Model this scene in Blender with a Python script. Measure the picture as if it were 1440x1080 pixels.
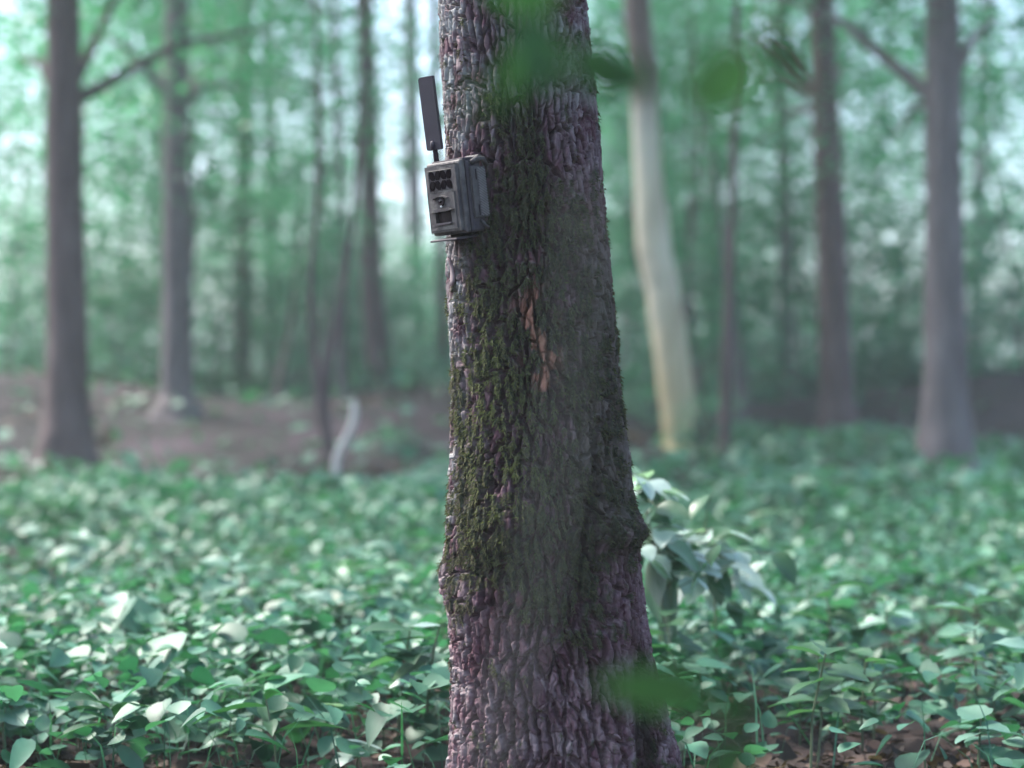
import bpy, bmesh, math, random
import numpy as np
from mathutils import Vector, Matrix, Euler

random.seed(7)
RNG = np.random.default_rng(11)
S = bpy.context.scene
COL = S.collection
R = math.radians
for o in list(bpy.data.objects):
    bpy.data.objects.remove(o)

# ------------------------------------------------------------------ camera
CAM_H, DIST, PX = 0.70, 3.0, 1.27 / 1080.0      # eye height, metres to the trunk, metres per photo pixel at the trunk
cam_d = bpy.data.cameras.new('camera')
cam = bpy.data.objects.new('camera', cam_d)
COL.objects.link(cam)
cam.location = (0, -DIST, CAM_H)
cam.rotation_euler = (R(90), 0, 0)
cam_d.sensor_fit = 'HORIZONTAL'
cam_d.lens = 85.0
cam_d.sensor_width = 85.0 * (1440 * PX) / DIST
cam_d.clip_start = 0.05
cam_d.clip_end = 2000
cam_d.dof.use_dof = True
cam_d.dof.focus_distance = 2.89
cam_d.dof.aperture_fstop = 2.8
S.camera = cam

# ------------------------------------------------------------------ sky, sun, exposure
SUN_EL, SUN_AZ = 52.0, -62.0                     # azimuth from +Y (away from the camera), minus = towards -X
w = bpy.data.worlds.new('World')
S.world = w
w.use_nodes = True
nt = w.node_tree
sky = nt.nodes.new('ShaderNodeTexSky')
sky.sky_type = 'NISHITA'
sky.sun_disc = False
sky.sun_elevation = R(SUN_EL)
sky.sun_rotation = R(SUN_AZ)
sky.air_density = 0.8
sky.dust_density = 2.5
sky.ozone_density = 1.0
nt.nodes['Background'].inputs['Strength'].default_value = 0.15
nt.links.new(sky.outputs[0], nt.nodes['Background'].inputs['Color'])
sun_d = bpy.data.lights.new('sun', 'SUN')
sun_d.energy = 2.4
sun_d.angle = R(18)
sun_d.color = (1.0, 0.95, 0.88)
sun = bpy.data.objects.new('sun', sun_d)
COL.objects.link(sun)
sd = Vector((math.sin(R(SUN_AZ)) * math.cos(R(SUN_EL)), math.cos(R(SUN_AZ)) * math.cos(R(SUN_EL)), math.sin(R(SUN_EL))))
sun.rotation_euler = (-sd).to_track_quat('-Z', 'Y').to_euler()
sun.location = (0, 0, 30)
S.view_settings.view_transform = 'Standard'
S.view_settings.look = 'None'
S.view_settings.exposure = 2.32
S.view_settings.gamma = 1.0
S.view_settings.use_curve_mapping = False
S.render.engine = 'CYCLES'
S.cycles.use_denoising = True
S.cycles.denoiser = 'OPENIMAGEDENOISE'
S.cycles.use_adaptive_sampling = True
S.cycles.adaptive_threshold = 0.015
S.cycles.max_bounces = 5
S.cycles.diffuse_bounces = 3
S.cycles.glossy_bounces = 2
S.cycles.transmission_bounces = 3
S.cycles.volume_bounces = 0
S.cycles.caustics_reflective = False
S.cycles.caustics_refractive = False
S.cycles.sample_clamp_indirect = 6.0


# ------------------------------------------------------------------ helpers
def at(px, py, d):
    """a point seen at photo pixel (px, py), d metres in front of the eye"""
    k = PX * d / DIST
    return Vector(((px - 720) * k, d - DIST, CAM_H + (540 - py) * k))


def tag(o, label=None, cat=None, group=None, kind=None):
    if label: o['label'] = label
    if cat: o['category'] = cat
    if group: o['group'] = group
    if kind: o['kind'] = kind
    return o


def link(name, me, parent=None, mat=None, smooth=False):
    o = bpy.data.objects.new(name, me)
    COL.objects.link(o)
    if parent: o.parent = parent
    if mat and not me.materials: me.materials.append(mat)
    if smooth:
        me.polygons.foreach_set('use_smooth', np.ones(len(me.polygons), dtype=bool))
    return o


def empty(name, loc=(0, 0, 0), rot=(0, 0, 0)):
    o = bpy.data.objects.new(name, None)
    COL.objects.link(o)
    o.location = loc
    o.rotation_euler = rot
    o.empty_display_size = 0.05
    return o


def np_mesh(name, V, F):
    """mesh from an (n,3) array and an (m,k) array of equal-sided faces"""
    V = np.asarray(V, np.float32); F = np.asarray(F, np.int32)
    me = bpy.data.meshes.new(name)
    k = F.shape[1]
    me.vertices.add(len(V)); me.vertices.foreach_set('co', V.ravel())
    me.loops.add(F.size); me.loops.foreach_set('vertex_index', F.ravel())
    me.polygons.add(len(F))
    me.polygons.foreach_set('loop_start', np.arange(0, F.size, k, dtype=np.int32))
    me.polygons.foreach_set('loop_total', np.full(len(F), k, np.int32))
    me.update(calc_edges=True)
    return me


def attr(me, name, data):
    a = me.attributes.new(name, 'FLOAT', 'POINT')
    a.data.foreach_set('value', np.asarray(data, np.float32).ravel())


def hash2(ix, iy, s):
    h = (ix.astype(np.int64) * 374761393 + iy.astype(np.int64) * 668265263 + s * 974634777) & 0xffffffff
    h = ((h ^ (h >> 13)) * 1274126177) & 0xffffffff
    h = ((h ^ (h >> 16)) * 2246822519) & 0xffffffff
    return ((h ^ (h >> 15)) & 0xffffff) / float(0xffffff)


def vnoise(x, y, s=0):
    ix = np.floor(x); iy = np.floor(y)
    fx = x - ix; fy = y - iy
    fx = fx * fx * (3 - 2 * fx); fy = fy * fy * (3 - 2 * fy)
    a = hash2(ix, iy, s); b = hash2(ix + 1, iy, s); c = hash2(ix, iy + 1, s); d = hash2(ix + 1, iy + 1, s)
    return (a * (1 - fx) + b * fx) * (1 - fy) + (c * (1 - fx) + d * fx) * fy


def fbm(x, y, s=0, n=4):
    t = 0; amp = 0.5; tot = 0
    for i in range(n):
        t = t + amp * vnoise(x * 2 ** i + 17.3 * i, y * 2 ** i - 9.1 * i, s + i); tot += amp; amp *= 0.5
    return t / tot


def voronoi(u, v, su, sv, s=0, jit=0.85):
    """stretched cells: distance in metres to the nearest joint, a random number per cell, offset from its middle"""
    x = u / su; y = v / sv
    ix = np.floor(x); iy = np.floor(y)
    f1 = np.full(x.shape, 9.0); f2 = np.full(x.shape, 9.0)
    z0 = np.zeros(x.shape)
    rid, ax, ay, bx, by = z0.copy(), z0.copy(), z0.copy(), z0.copy(), z0.copy()
    for i in (-1, 0, 1):
        for j in (-1, 0, 1):
            cx = ix + i; cy = iy + j
            dx = x - (cx + 0.5 + jit * (hash2(cx, cy, s) - 0.5))
            dy = y - (cy + 0.5 + jit * (hash2(cx, cy, s + 1) - 0.5))
            dd = np.sqrt(dx * dx + dy * dy) + 1e-6
            n1 = dd < f1; n2 = (~n1) & (dd < f2)
            bx = np.where(n1, ax, np.where(n2, dx, bx)); by = np.where(n1, ay, np.where(n2, dy, by))
            f2 = np.where(n1, f1, np.where(n2, dd, f2))
            ax = np.where(n1, dx, ax); ay = np.where(n1, dy, ay)
            rid = np.where(n1, hash2(cx, cy, s + 2), rid)
            f1 = np.where(n1, dd, f1)
    gx = (bx / f2 - ax / f1) / su; gy = (by / f2 - ay / f1) / sv
    return (f2 - f1) / (np.sqrt(gx * gx + gy * gy) + 1e-3), rid, ax, ay


def sstep(a, b, x):
    t = np.clip((x - a) / (b - a), 0, 1)
    return t * t * (3 - 2 * t)


# ------------------------------------------------------------------ materials
KD = 0.62      # colours below were picked by eye a little pale; this brings them to measured reflectance


def dim(c, k=KD): return tuple(v * k for v in c)


def new_mat(name):
    m = bpy.data.materials.new(name)
    m.use_nodes = True
    n = m.node_tree
    return m, n, n.nodes['Principled BSDF'], n.nodes, n.links


def ramp(nodes, stops):
    r = nodes.new('ShaderNodeValToRGB')
    e = r.color_ramp.elements
    while len(e) < len(stops): e.new(0.5)
    for el, (p, c) in zip(e, stops):
        el.position = p; el.color = (*dim(c), 1) if max(c) < 0.99 else (*c, 1)
    return r


def mixc(nodes, links, fac, a, b, mode='MIX'):
    m = nodes.new('ShaderNodeMix'); m.data_type = 'RGBA'; m.blend_type = mode
    for sock, v in ((m.inputs[0], fac), (m.inputs[6], a), (m.inputs[7], b)):
        if hasattr(v, 'is_output'): links.new(v, sock)
        elif isinstance(v, tuple): sock.default_value = (*v, 1)
        else: sock.default_value = v
    return m.outputs[2]


def noise_mat(name, stops, scale=8.0, rough=0.8, bump=0.0, bscale=60.0, stretch=(1, 1, 1), spec=0.3, detail=6.0):
    m, n, b, nodes, links = new_mat(name)
    tc = nodes.new('ShaderNodeTexCoord'); mp = nodes.new('ShaderNodeMapping')
    mp.inputs['Scale'].default_value = stretch
    links.new(tc.outputs['Object'], mp.inputs[0])
    no = nodes.new('ShaderNodeTexNoise'); no.inputs['Scale'].default_value = scale; no.inputs['Detail'].default_value = detail
    links.new(mp.outputs[0], no.inputs['Vector'])
    r = ramp(nodes, stops); links.new(no.outputs[0], r.inputs[0]); links.new(r.outputs[0], b.inputs['Base Color'])
    b.inputs['Roughness'].default_value = rough
    b.inputs['Specular IOR Level'].default_value = spec
    if bump:
        n2 = nodes.new('ShaderNodeTexNoise'); n2.inputs['Scale'].default_value = bscale; n2.inputs['Detail'].default_value = 5
        links.new(mp.outputs[0], n2.inputs['Vector'])
        bp = nodes.new('ShaderNodeBump'); bp.inputs['Strength'].default_value = bump; bp.inputs['Distance'].default_value = 0.01
        links.new(n2.outputs[0], bp.inputs['Height']); links.new(bp.outputs[0], b.inputs['Normal'])
    return m


def leaf_mat(name, ca, cb, rough=0.42, spec=0.5, trans=0.35, var_attr=True, tcol=None):
    """thin leaf: glossy top, some light passes through"""
    m, n, b, nodes, links = new_mat(name)
    out = nodes['Material Output']
    if var_attr:
        at_ = nodes.new('ShaderNodeAttribute'); at_.attribute_name = 'tone'; fac = at_.outputs['Fac']
    else:
        oi = nodes.new('ShaderNodeObjectInfo'); fac = oi.outputs['Random']
    tc = nodes.new('ShaderNodeTexCoord')
    no = nodes.new('ShaderNodeTexNoise'); no.inputs['Scale'].default_value = 45; no.inputs['Detail'].default_value = 4
    links.new(tc.outputs['Object'], no.inputs['Vector'])
    c = mixc(nodes, links, fac, dim(ca), dim(cb))
    hv = nodes.new('ShaderNodeHueSaturation'); links.new(c, hv.inputs['Color'])
    geo = nodes.new('ShaderNodeNewGeometry')
    pn = nodes.new('ShaderNodeTexNoise'); pn.inputs['Scale'].default_value = 2.3; pn.inputs['Detail'].default_value = 5; pn.inputs['Roughness'].default_value = 0.7
    links.new(geo.outputs['Position'], pn.inputs['Vector'])
    hm = nodes.new('ShaderNodeMapRange'); hm.inputs['From Min'].default_value = 0.3; hm.inputs['From Max'].default_value = 0.7
    hm.inputs['To Min'].default_value = 0.480; hm.inputs['To Max'].default_value = 0.530
    links.new(pn.outputs[0], hm.inputs[0]); links.new(hm.outputs[0], hv.inputs['Hue'])
    mr = nodes.new('ShaderNodeMapRange'); mr.inputs['To Min'].default_value = 0.75; mr.inputs['To Max'].default_value = 1.25
    links.new(no.outputs[0], mr.inputs[0]); links.new(mr.outputs[0], hv.inputs['Value'])
    links.new(hv.outputs[0], b.inputs['Base Color'])
    b.inputs['Roughness'].default_value = rough
    b.inputs['Specular IOR Level'].default_value = spec
    t = nodes.new('ShaderNodeBsdfTranslucent')
    tint = mixc(nodes, links, 1.0, hv.outputs[0], tcol or (0.75, 1.0, 0.55), 'MULTIPLY')
    sc = nodes.new('ShaderNodeVectorMath'); sc.operation = 'SCALE'; sc.inputs['Scale'].default_value = 1.6
    links.new(tint, sc.inputs[0]); links.new(sc.outputs[0], t.inputs['Color'])
    mx = nodes.new('ShaderNodeMixShader'); mx.inputs[0].default_value = trans
    links.new(b.outputs[0], mx.inputs[1]); links.new(t.outputs[0], mx.inputs[2])
    links.new(mx.outputs[0], out.inputs['Surface'])
    return m


def bark_mat():
    m, n, b, nodes, links = new_mat('fissured_bark')
    def A(nm):
        a = nodes.new('ShaderNodeAttribute'); a.attribute_name = nm; return a.outputs['Fac']
    tc = nodes.new('ShaderNodeTexCoord')
    mp = nodes.new('ShaderNodeMapping'); mp.inputs['Scale'].default_value = (1, 1, 0.35)
    links.new(tc.outputs['Object'], mp.inputs[0])
    fine = nodes.new('ShaderNodeTexNoise'); fine.inputs['Scale'].default_value = 190; fine.inputs['Detail'].default_value = 6
    links.new(mp.outputs[0], fine.inputs['Vector'])
    big = nodes.new('ShaderNodeTexNoise'); big.inputs['Scale'].default_value = 26; big.inputs['Detail'].default_value = 5
    links.new(tc.outputs['Object'], big.inputs['Vector'])
    r1 = ramp(nodes, [(0.0, (0.060, 0.020, 0.030)), (0.40, (0.128, 0.056, 0.074)), (0.70, (0.220, 0.130, 0.152)), (1.0, (0.42, 0.34, 0.34))])
    mth = nodes.new('ShaderNodeMath'); mth.operation = 'ADD'; mth.use_clamp = True
    m2 = nodes.new('ShaderNodeMath'); m2.operation = 'MULTIPLY_ADD'; m2.inputs[1].default_value = 0.9; m2.inputs[2].default_value = -0.45
    links.new(fine.outputs[0], m2.inputs[0]); links.new(m2.outputs[0], mth.inputs[0]); links.new(A('plate'), mth.inputs[1])
    links.new(mth.outputs[0], r1.inputs[0])
    # grey of lichens and of painted light on left flank and plate faces, orange where a flake has come off
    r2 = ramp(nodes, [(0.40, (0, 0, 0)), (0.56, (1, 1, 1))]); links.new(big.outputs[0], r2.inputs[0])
    lm = nodes.new('ShaderNodeMath'); lm.operation = 'MULTIPLY'; links.new(r2.outputs[0], lm.inputs[0]); links.new(A('lit_lichen'), lm.inputs[1])
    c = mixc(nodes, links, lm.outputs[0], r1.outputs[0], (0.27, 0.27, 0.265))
    c = mixc(nodes, links, A('rust'), c, (0.26, 0.115, 0.07))
    c = mixc(nodes, links, A('algae'), c, (0.062, 0.078, 0.046))
    mossr = ramp(nodes, [(0.25, (0.032, 0.022, 0.018)), (0.5, (0.042, 0.048, 0.024)), (0.75, (0.075, 0.090, 0.038))])
    links.new(fine.outputs[0], mossr.inputs[0])
    c = mixc(nodes, links, A('moss'), c, mossr.outputs[0])
    links.new(c, b.inputs['Base Color'])
    b.inputs['Roughness'].default_value = 0.85
    b.inputs['Specular IOR Level'].default_value = 0.25
    bp = nodes.new('ShaderNodeBump'); bp.inputs['Strength'].default_value = 0.55; bp.inputs['Distance'].default_value = 0.0035
    links.new(fine.outputs[0], bp.inputs['Height']); links.new(bp.outputs[0], b.inputs['Normal'])
    return m


M = {}
M['bark'] = bark_mat()
M['moss'] = leaf_mat('moss_shoots', (0.060, 0.042, 0.028), (0.150, 0.165, 0.066), 0.75, 0.15, 0.3)
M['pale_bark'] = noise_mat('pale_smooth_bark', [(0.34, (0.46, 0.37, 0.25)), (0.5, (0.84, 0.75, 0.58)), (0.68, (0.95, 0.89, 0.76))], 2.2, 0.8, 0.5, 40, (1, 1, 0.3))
n_ = M['pale_bark'].node_tree; b_ = n_.nodes['Principled BSDF']; src = b_.inputs['Base Color'].links[0].from_socket
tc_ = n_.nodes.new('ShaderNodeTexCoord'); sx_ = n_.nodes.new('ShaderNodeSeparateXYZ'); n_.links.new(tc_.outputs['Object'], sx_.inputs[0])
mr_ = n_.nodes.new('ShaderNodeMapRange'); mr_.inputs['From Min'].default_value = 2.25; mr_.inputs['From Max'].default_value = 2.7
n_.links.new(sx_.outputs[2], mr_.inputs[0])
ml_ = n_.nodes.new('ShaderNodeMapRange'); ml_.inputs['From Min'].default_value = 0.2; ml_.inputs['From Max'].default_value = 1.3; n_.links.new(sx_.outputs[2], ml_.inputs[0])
n_.links.new(mixc(n_.nodes, n_.links, mr_.outputs[0], mixc(n_.nodes, n_.links, ml_.outputs[0], (0.36, 0.29, 0.16), src), (0.15, 0.105, 0.10)), b_.inputs['Base Color'])     # shade on the upper trunk painted as brown; tan towards the foot
M['brown_bark'] = noise_mat('brown_bark', [(0.3, (0.075, 0.050, 0.052)), (0.6, (0.150, 0.105, 0.105)), (0.85, (0.21, 0.17, 0.16))], 9, 0.9, 0.8, 50, (1, 1, 0.25))
M['grey_bark'] = noise_mat('grey_bark', [(0.3, (0.11, 0.09, 0.095)), (0.6, (0.20, 0.17, 0.175)), (0.85, (0.28, 0.26, 0.25))], 9, 0.9, 0.8, 50, (1, 1, 0.25))
M['bleached'] = noise_mat('bleached_wood', [(0.3, (0.60, 0.55, 0.51)), (0.7, (0.82, 0.78, 0.74))], 14, 0.8, 0.4, 60, (1, 1, 0.3))
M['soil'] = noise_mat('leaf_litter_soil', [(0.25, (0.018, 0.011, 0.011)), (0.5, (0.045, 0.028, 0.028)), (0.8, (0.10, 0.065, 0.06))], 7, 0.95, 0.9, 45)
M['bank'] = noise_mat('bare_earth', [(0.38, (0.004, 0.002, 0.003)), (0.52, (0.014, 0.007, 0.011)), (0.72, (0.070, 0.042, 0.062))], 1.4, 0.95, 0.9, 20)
M['herb'] = leaf_mat('herb_leaf', (0.022, 0.120, 0.062), (0.105, 0.315, 0.195), 0.52, 0.5, 0.28)
M['herb_pale'] = leaf_mat('pale_herb_leaf', (0.090, 0.230, 0.150), (0.19, 0.36, 0.28), 0.50, 0.5, 0.22, False)
M['herb_white'] = leaf_mat('silvery_herb_leaf', (0.30, 0.44, 0.38), (0.46, 0.60, 0.54), 0.45, 0.6, 0.25, False)
M['herb_dark'] = leaf_mat('dark_herb_leaf', (0.022, 0.085, 0.035), (0.050, 0.150, 0.065), 0.5, 0.4, 0.35, False)
M['herb_green'] = leaf_mat('green_herb_leaf', (0.035, 0.120, 0.050), (0.10, 0.23, 0.12), 0.4, 0.5, 0.35, False)
M['wilted'] = leaf_mat('wilted_leaf', (0.115, 0.175, 0.140), (0.20, 0.27, 0.225), 0.55, 0.4, 0.35, False)
M['canopy'] = leaf_mat('canopy_leaf', (0.020, 0.140, 0.085), (0.130, 0.430, 0.290), 0.45, 0.5, 0.45)
M['near_leaf'] = leaf_mat('fresh_green_leaf', (0.034, 0.088, 0.036), (0.044, 0.105, 0.042), 0.55, 0.25, 0.35, False)
M['near_leaf_dark'] = leaf_mat('deep_green_leaf', (0.022, 0.055, 0.027), (0.030, 0.070, 0.032), 0.5, 0.3, 0.35, False)
M['stalk'] = noise_mat('green_stalk', [(0.3, (0.09, 0.14, 0.07)), (0.7, (0.17, 0.20, 0.12))], 20, 0.6)
M['twig'] = noise_mat('brown_twig', [(0.3, (0.10, 0.06, 0.05)), (0.7, (0.22, 0.15, 0.13))], 20, 0.8, 0.5, 80)
M['dry_stalk'] = noise_mat('dry_grass_stalk', [(0.3, (0.30, 0.32, 0.26)), (0.7, (0.42, 0.44, 0.38))], 20, 0.6)
M['dead_leaf'] = leaf_mat('fallen_leaf', (0.028, 0.016, 0.015), (0.20, 0.125, 0.10), 0.7, 0.3, 0.2)


# ------------------------------------------------------------------ the ground
def gz(x, y):
    """height of the forest floor"""
    x = np.asarray(x, float); y = np.asarray(y, float)
    d = y + DIST
    z = 0.028 * np.clip(d - 6, 0, 7)
    start = 10.6 + 3.2 * sstep(0.2, 2.4, x) + 0.5 * np.sin(x * 1.3)
    z = z + (0.24 + 0.40 * fbm(x * 0.55 + 4, y * 0.3, 15, 3)) * sstep(0, 4.6, d - start + 1.6 * (fbm(x * 0.8, y * 0.5, 17, 3) - 0.5)) * (1 + 0.22 * np.sin(x * 1.4 + 1.3)) + 0.012 * np.clip(d - 18, 0, 60)
    z = z + 0.05 * (fbm(x * 0.9, y * 0.9, 5, 3) - 0.5) + 0.02 * (fbm(x * 5, y * 5, 9, 2) - 0.5)
    return z


def build_ground():
    ys = np.concatenate([np.linspace(-45, -6.5, 20), np.linspace(-6, 3, 120), np.linspace(3.1, 20, 130), np.linspace(20.5, 90, 60), np.linspace(100, 700, 12)])
    t = np.linspace(-1, 1, 150)
    xs = np.sign(t) * (np.abs(t) ** 2.2) * 350 + t * 8
    X, Y = np.meshgrid(xs, ys)
    Z = gz(X, Y)
    V = np.stack([X, Y, Z], -1).reshape(-1, 3)
    nx = len(xs)
    i, j = np.meshgrid(np.arange(len(ys) - 1), np.arange(nx - 1), indexing='ij')
    a = (i * nx + j).ravel()
    F = np.stack([a, a + 1, a + nx + 1, a + nx], -1)
    me = np_mesh('ground', V, F)
    o = link('ground', me, None, M['soil'], True)
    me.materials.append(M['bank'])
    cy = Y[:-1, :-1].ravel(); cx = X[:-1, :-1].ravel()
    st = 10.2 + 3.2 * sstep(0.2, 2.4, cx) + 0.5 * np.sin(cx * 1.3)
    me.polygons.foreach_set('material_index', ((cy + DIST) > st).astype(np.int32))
    return tag(o, 'brown leaf-litter forest floor rising to a bare earth bank', kind='structure')


build_ground()

# ------------------------------------------------------------------ the big mossy trunk
LP = np.array([(-400, 600), (0, 626), (200, 632), (400, 637), (600, 641), (700, 638), (800, 633), (900, 633), (1000, 636), (1080, 632), (1180, 606), (1300, 560)], float)
RP = np.array([(-400, 778), (0, 818), (200, 834), (400, 855), (600, 873), (700, 886), (800, 897), (900, 915), (1000, 940), (1080, 958), (1180, 992), (1300, 1050)], float)


def prof(z):
    """axis x and radius of the trunk at height z"""
    py = 540 - (z - CAM_H) / PX
    yy = np.linspace(-400, 1300, 500)
    def sm(T):
        v = np.interp(yy, T[:, 0], T[:, 1])
        k = np.hanning(41); k /= k.sum()
        return np.convolve(np.pad(v, 20, mode='edge'), k, mode='valid')
    Lx = np.interp(py, yy, sm(LP)); Rx = np.interp(py, yy, sm(RP))
    cx = ((Lx + Rx) / 2 - 720) * PX; r = (Rx - Lx) / 2 * PX
    up = np.clip(z - 1.8, 0, None)
    return cx, np.maximum(r * 0.985 - up * 0.004, 0.02)


def zpy(py): return CAM_H + (540 - py) * PX


def masks(px, py, u, v, hgt, rid):
    """moss, algae, lichen, rust at photo-scale trunk coordinates"""
    n1 = fbm(u / 0.05, v / 0.06, 31, 4); n2 = fbm(u / 0.012, v / 0.02, 37, 3); n3 = fbm(u / 0.10, v / 0.14, 43, 3)
    def blob(cx, cy, sx, sy): return np.exp(-((px - cx) / sx) ** 2 - ((py - cy) / sy) ** 2)
    m = 1.0 * blob(738, 260, 46, 110) + 0.95 * blob(750, 350, 70, 70) + 1.1 * blob(705, 510, 50, 120) + 1.1 * blob(690, 680, 50, 90)
    m = m + 0.85 * blob(770, 600, 70, 170) + 0.85 * blob(720, 790, 95, 50) + 0.7 * blob(850, 735, 60, 40) + 0.8 * blob(800, 840, 70, 50) + 0.42 * blob(835, 540, 50, 200)
    moss = sstep(0.28, 0.60, np.minimum(m, 0.95) * 0.60 + 1.0 * (n1 - 0.5) + 1.0 * (n2 - 0.5) + 0.70 * (hgt - 0.85) + 0.45 * (rid - 0.5))
    algae = 0.45 * sstep(0.35, 0.7, n3 * 0.7 + 0.45 * sstep(760, 840, px)) * sstep(230, 420, py) * (1 - sstep(680, 840, py))
    lit_lichen = sstep(685, 640, px) * 0.95 * (1 - 0.6 * sstep(700, 800, py)) + 0.50 * (1 - sstep(60, 330, py)) + 0.08 + 0.10 * sstep(850, 1000, py)  # pale left flank paints light from the left; paler top, thin even cover
    n4 = fbm(u / 0.014, v / 0.035, 47, 3)
    rust = sstep(0.50, 0.60, n4) * (1.1 * blob(748, 465, 22, 60) + 1.0 * blob(768, 510, 16, 55) + 0.12 * blob(700, 830, 50, 60))
    moss = moss * (1 - np.clip(rust * 1.6, 0, 1))
    lit_lichen = lit_lichen * (0.25 + 0.75 * hgt) * (0.3 + rid)      # paler plate faces leave painted shade in the fissures
    return moss, algae, np.clip(lit_lichen, 0, 1), np.clip(rust * 1.0, 0, 0.75)


def trunk_surface(th, z):
    """positions and fields of the bark for arrays of angle (0 = facing the path) and height"""
    cx, r = prof(z)
    u = th * 0.135; v = z
    px = 720 + (cx + r * np.sin(th)) / PX; py = 540 - (z - CAM_H) / PX
    fade = 1 - sstep(1.6, 2.4, z) * 0.6
    # swellings: burr collars, root groove
    def g(t0, p0, st, sp, amp): return amp * np.exp(-((th - t0) / st) ** 2) * np.exp(-((py - p0) / sp) ** 2)
    def shelf(t0, p0, st, up, dn, amp):     # swells slowly from above and cuts back under itself
        dpy = py - p0
        return amp * np.exp(-((th - t0) / st) ** 2) * np.where(dpy < 0, np.exp(-(dpy / up) ** 2), np.exp(-(dpy / dn) ** 2))
    h = g(-1.55, 812, 0.45, 34, 0.011) + shelf(1.35, 745, 0.5, 26, 18, 0.014)
    h = h + shelf(-0.45, 748 , 0.55, 55, 20, 0.017) + shelf(0.85, 742, 0.45, 28, 20, 0.018) + g(-1.0, 835, 0.5, 30, 0.006)
    lump = fbm(th * 2.2, z * 7, 3, 3) - 0.5
    h = h + 0.014 * lump
    root = sstep(860, 990, py)
    # bark plates
    wu = u + 0.010 * (fbm(u / 0.05, v / 0.11, 51, 3) - 0.5) * 2
    wv = v + 0.016 * (fbm(u / 0.03, v / 0.05, 57, 3) - 0.5) * 2
    wu2 = wu + 0.004 * (fbm(u / 0.008, v / 0.012, 53, 3) - 0.5) * 1.5
    d1, rid, dx, dy = voronoi(wu2, wv, 0.0150, 0.066, 61, 0.95)         # long ribs between the deep fissures
    d2, ridb, dxb, dyb = voronoi(wu2, wv, 0.0110, 0.030, 71, 0.95)      # the plates that the ribs are cracked into
    d3, ridc, dxc, dyc = voronoi(wu2, wv, 0.0056, 0.015, 75, 0.95)      # flakes
    low = sstep(740, 960, py) * 0.8
    wide = 0.0022 + 0.0030 * fbm(u / 0.03, v / 0.05, 63, 2)
    hp = sstep(0.35, 1.15, d1 / wide)
    hq = sstep(0.0003, 0.0017, d2)
    hr = sstep(0.0, 0.0012, d3)
    bark = 0.0235 * (1 - 0.50 * low) * hp * (0.85 + 0.15 * hq) + 0.0032 * hq * (0.2 + 1.0 * ridb) + (0.0014 + 0.0016 * low) * hr * (0.3 + ridc)
    bark = bark + 0.0050 * (dxb * (ridb - 0.5) + dyb * (rid - 0.5)) - 0.016
    bark = bark + 0.003 * (fbm(wu / 0.02, wv / 0.05, 87, 3) - 0.5)
    moss, algae, lit_lichen, rust = masks(px, py, u, v, hp * (0.5 + 0.5 * hq), ridb)
    fuzz = fbm(u / 0.004, v / 0.006, 95, 3)
    bark = bark * (1 - 0.22 * moss) + moss * (0.0010 + 0.0040 * (fuzz - 0.3))
    bark = bark + 0.0012 * (fbm(u / 0.0035, v / 0.007, 97, 2) - 0.5)
    h = h + bark * fade
    rr = r + h
    X = cx + rr * np.sin(th); Y = -rr * np.cos(th)
    # the cleft between two roots runs straight back into the wood
    gx = (886 + 0.085 * (py - 900) + 7 * (fbm(py / 40, py * 0 + 3, 19, 2) - 0.5) - 720) * PX
    cleft = root * np.exp(-(np.abs(X - gx) / (0.0105 + 0.003 * root)) ** 3)
    swell = root * (np.exp(-((X - gx + 0.035) / 0.022) ** 2) + np.exp(-((X - gx - 0.030) / 0.018) ** 2))
    Y = Y + np.where(Y < 0.02, 0.075 * cleft - 0.012 * swell, 0)
    plate = np.clip(0.16 + 0.25 * rid + 0.40 * (ridb - 0.3) + 0.16 * (ridc - 0.5) + 0.20 * sstep(690, 640, px) + 0.10 * (1 - sstep(40, 260, py)) + 0.10 * (ridc - 0.5), 0, 1)  # left flank lightened in colour, as the side towards the light
    return X, Y, z, plate, moss, algae * (1 - moss), lit_lichen, rust * (1 - 0.6 * moss)


def build_trunk():
    th = np.concatenate([np.linspace(-1.95, 1.95, 400), np.linspace(2.05, 2 * math.pi - 2.05, 34)])
    zs = np.concatenate([np.linspace(-0.20, 0.03, 40), np.linspace(0.033, 1.42, 960), np.linspace(1.43, 2.6, 60), np.linspace(2.7, 9.5, 40)])
    T, Z = np.meshgrid(th, zs)
    X, Y, Zz, plate, moss, algae, lit_lichen, rust = trunk_surface(T, Z)
    # the bole wanders a little above the frame
    V = np.stack([X + 0.05 * np.clip(Z - 1.6, 0, None) ** 1.2 * 0.3, Y, Zz], -1).reshape(-1, 3)
    n = len(th)
    i, j = np.meshgrid(np.arange(len(zs) - 1), np.arange(n), indexing='ij')
    a = (i * n + j).ravel(); b = (i * n + (j + 1) % n).ravel()
    F = np.stack([a, b, b + n, a + n], -1)
    me = np_mesh('trunk', V, F)
    for nm, dat in (('plate', plate), ('moss', moss), ('algae', algae), ('lit_lichen', lit_lichen), ('rust', rust)):
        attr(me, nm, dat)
    return me


big_tree = empty('tree', (0.0, 0, 0))
tag(big_tree, 'thick mossy trunk with deeply fissured bark, burr collars and a trail camera fixed to it', 'tree')
link('trunk', build_trunk(), big_tree, M['bark'], True)


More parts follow.
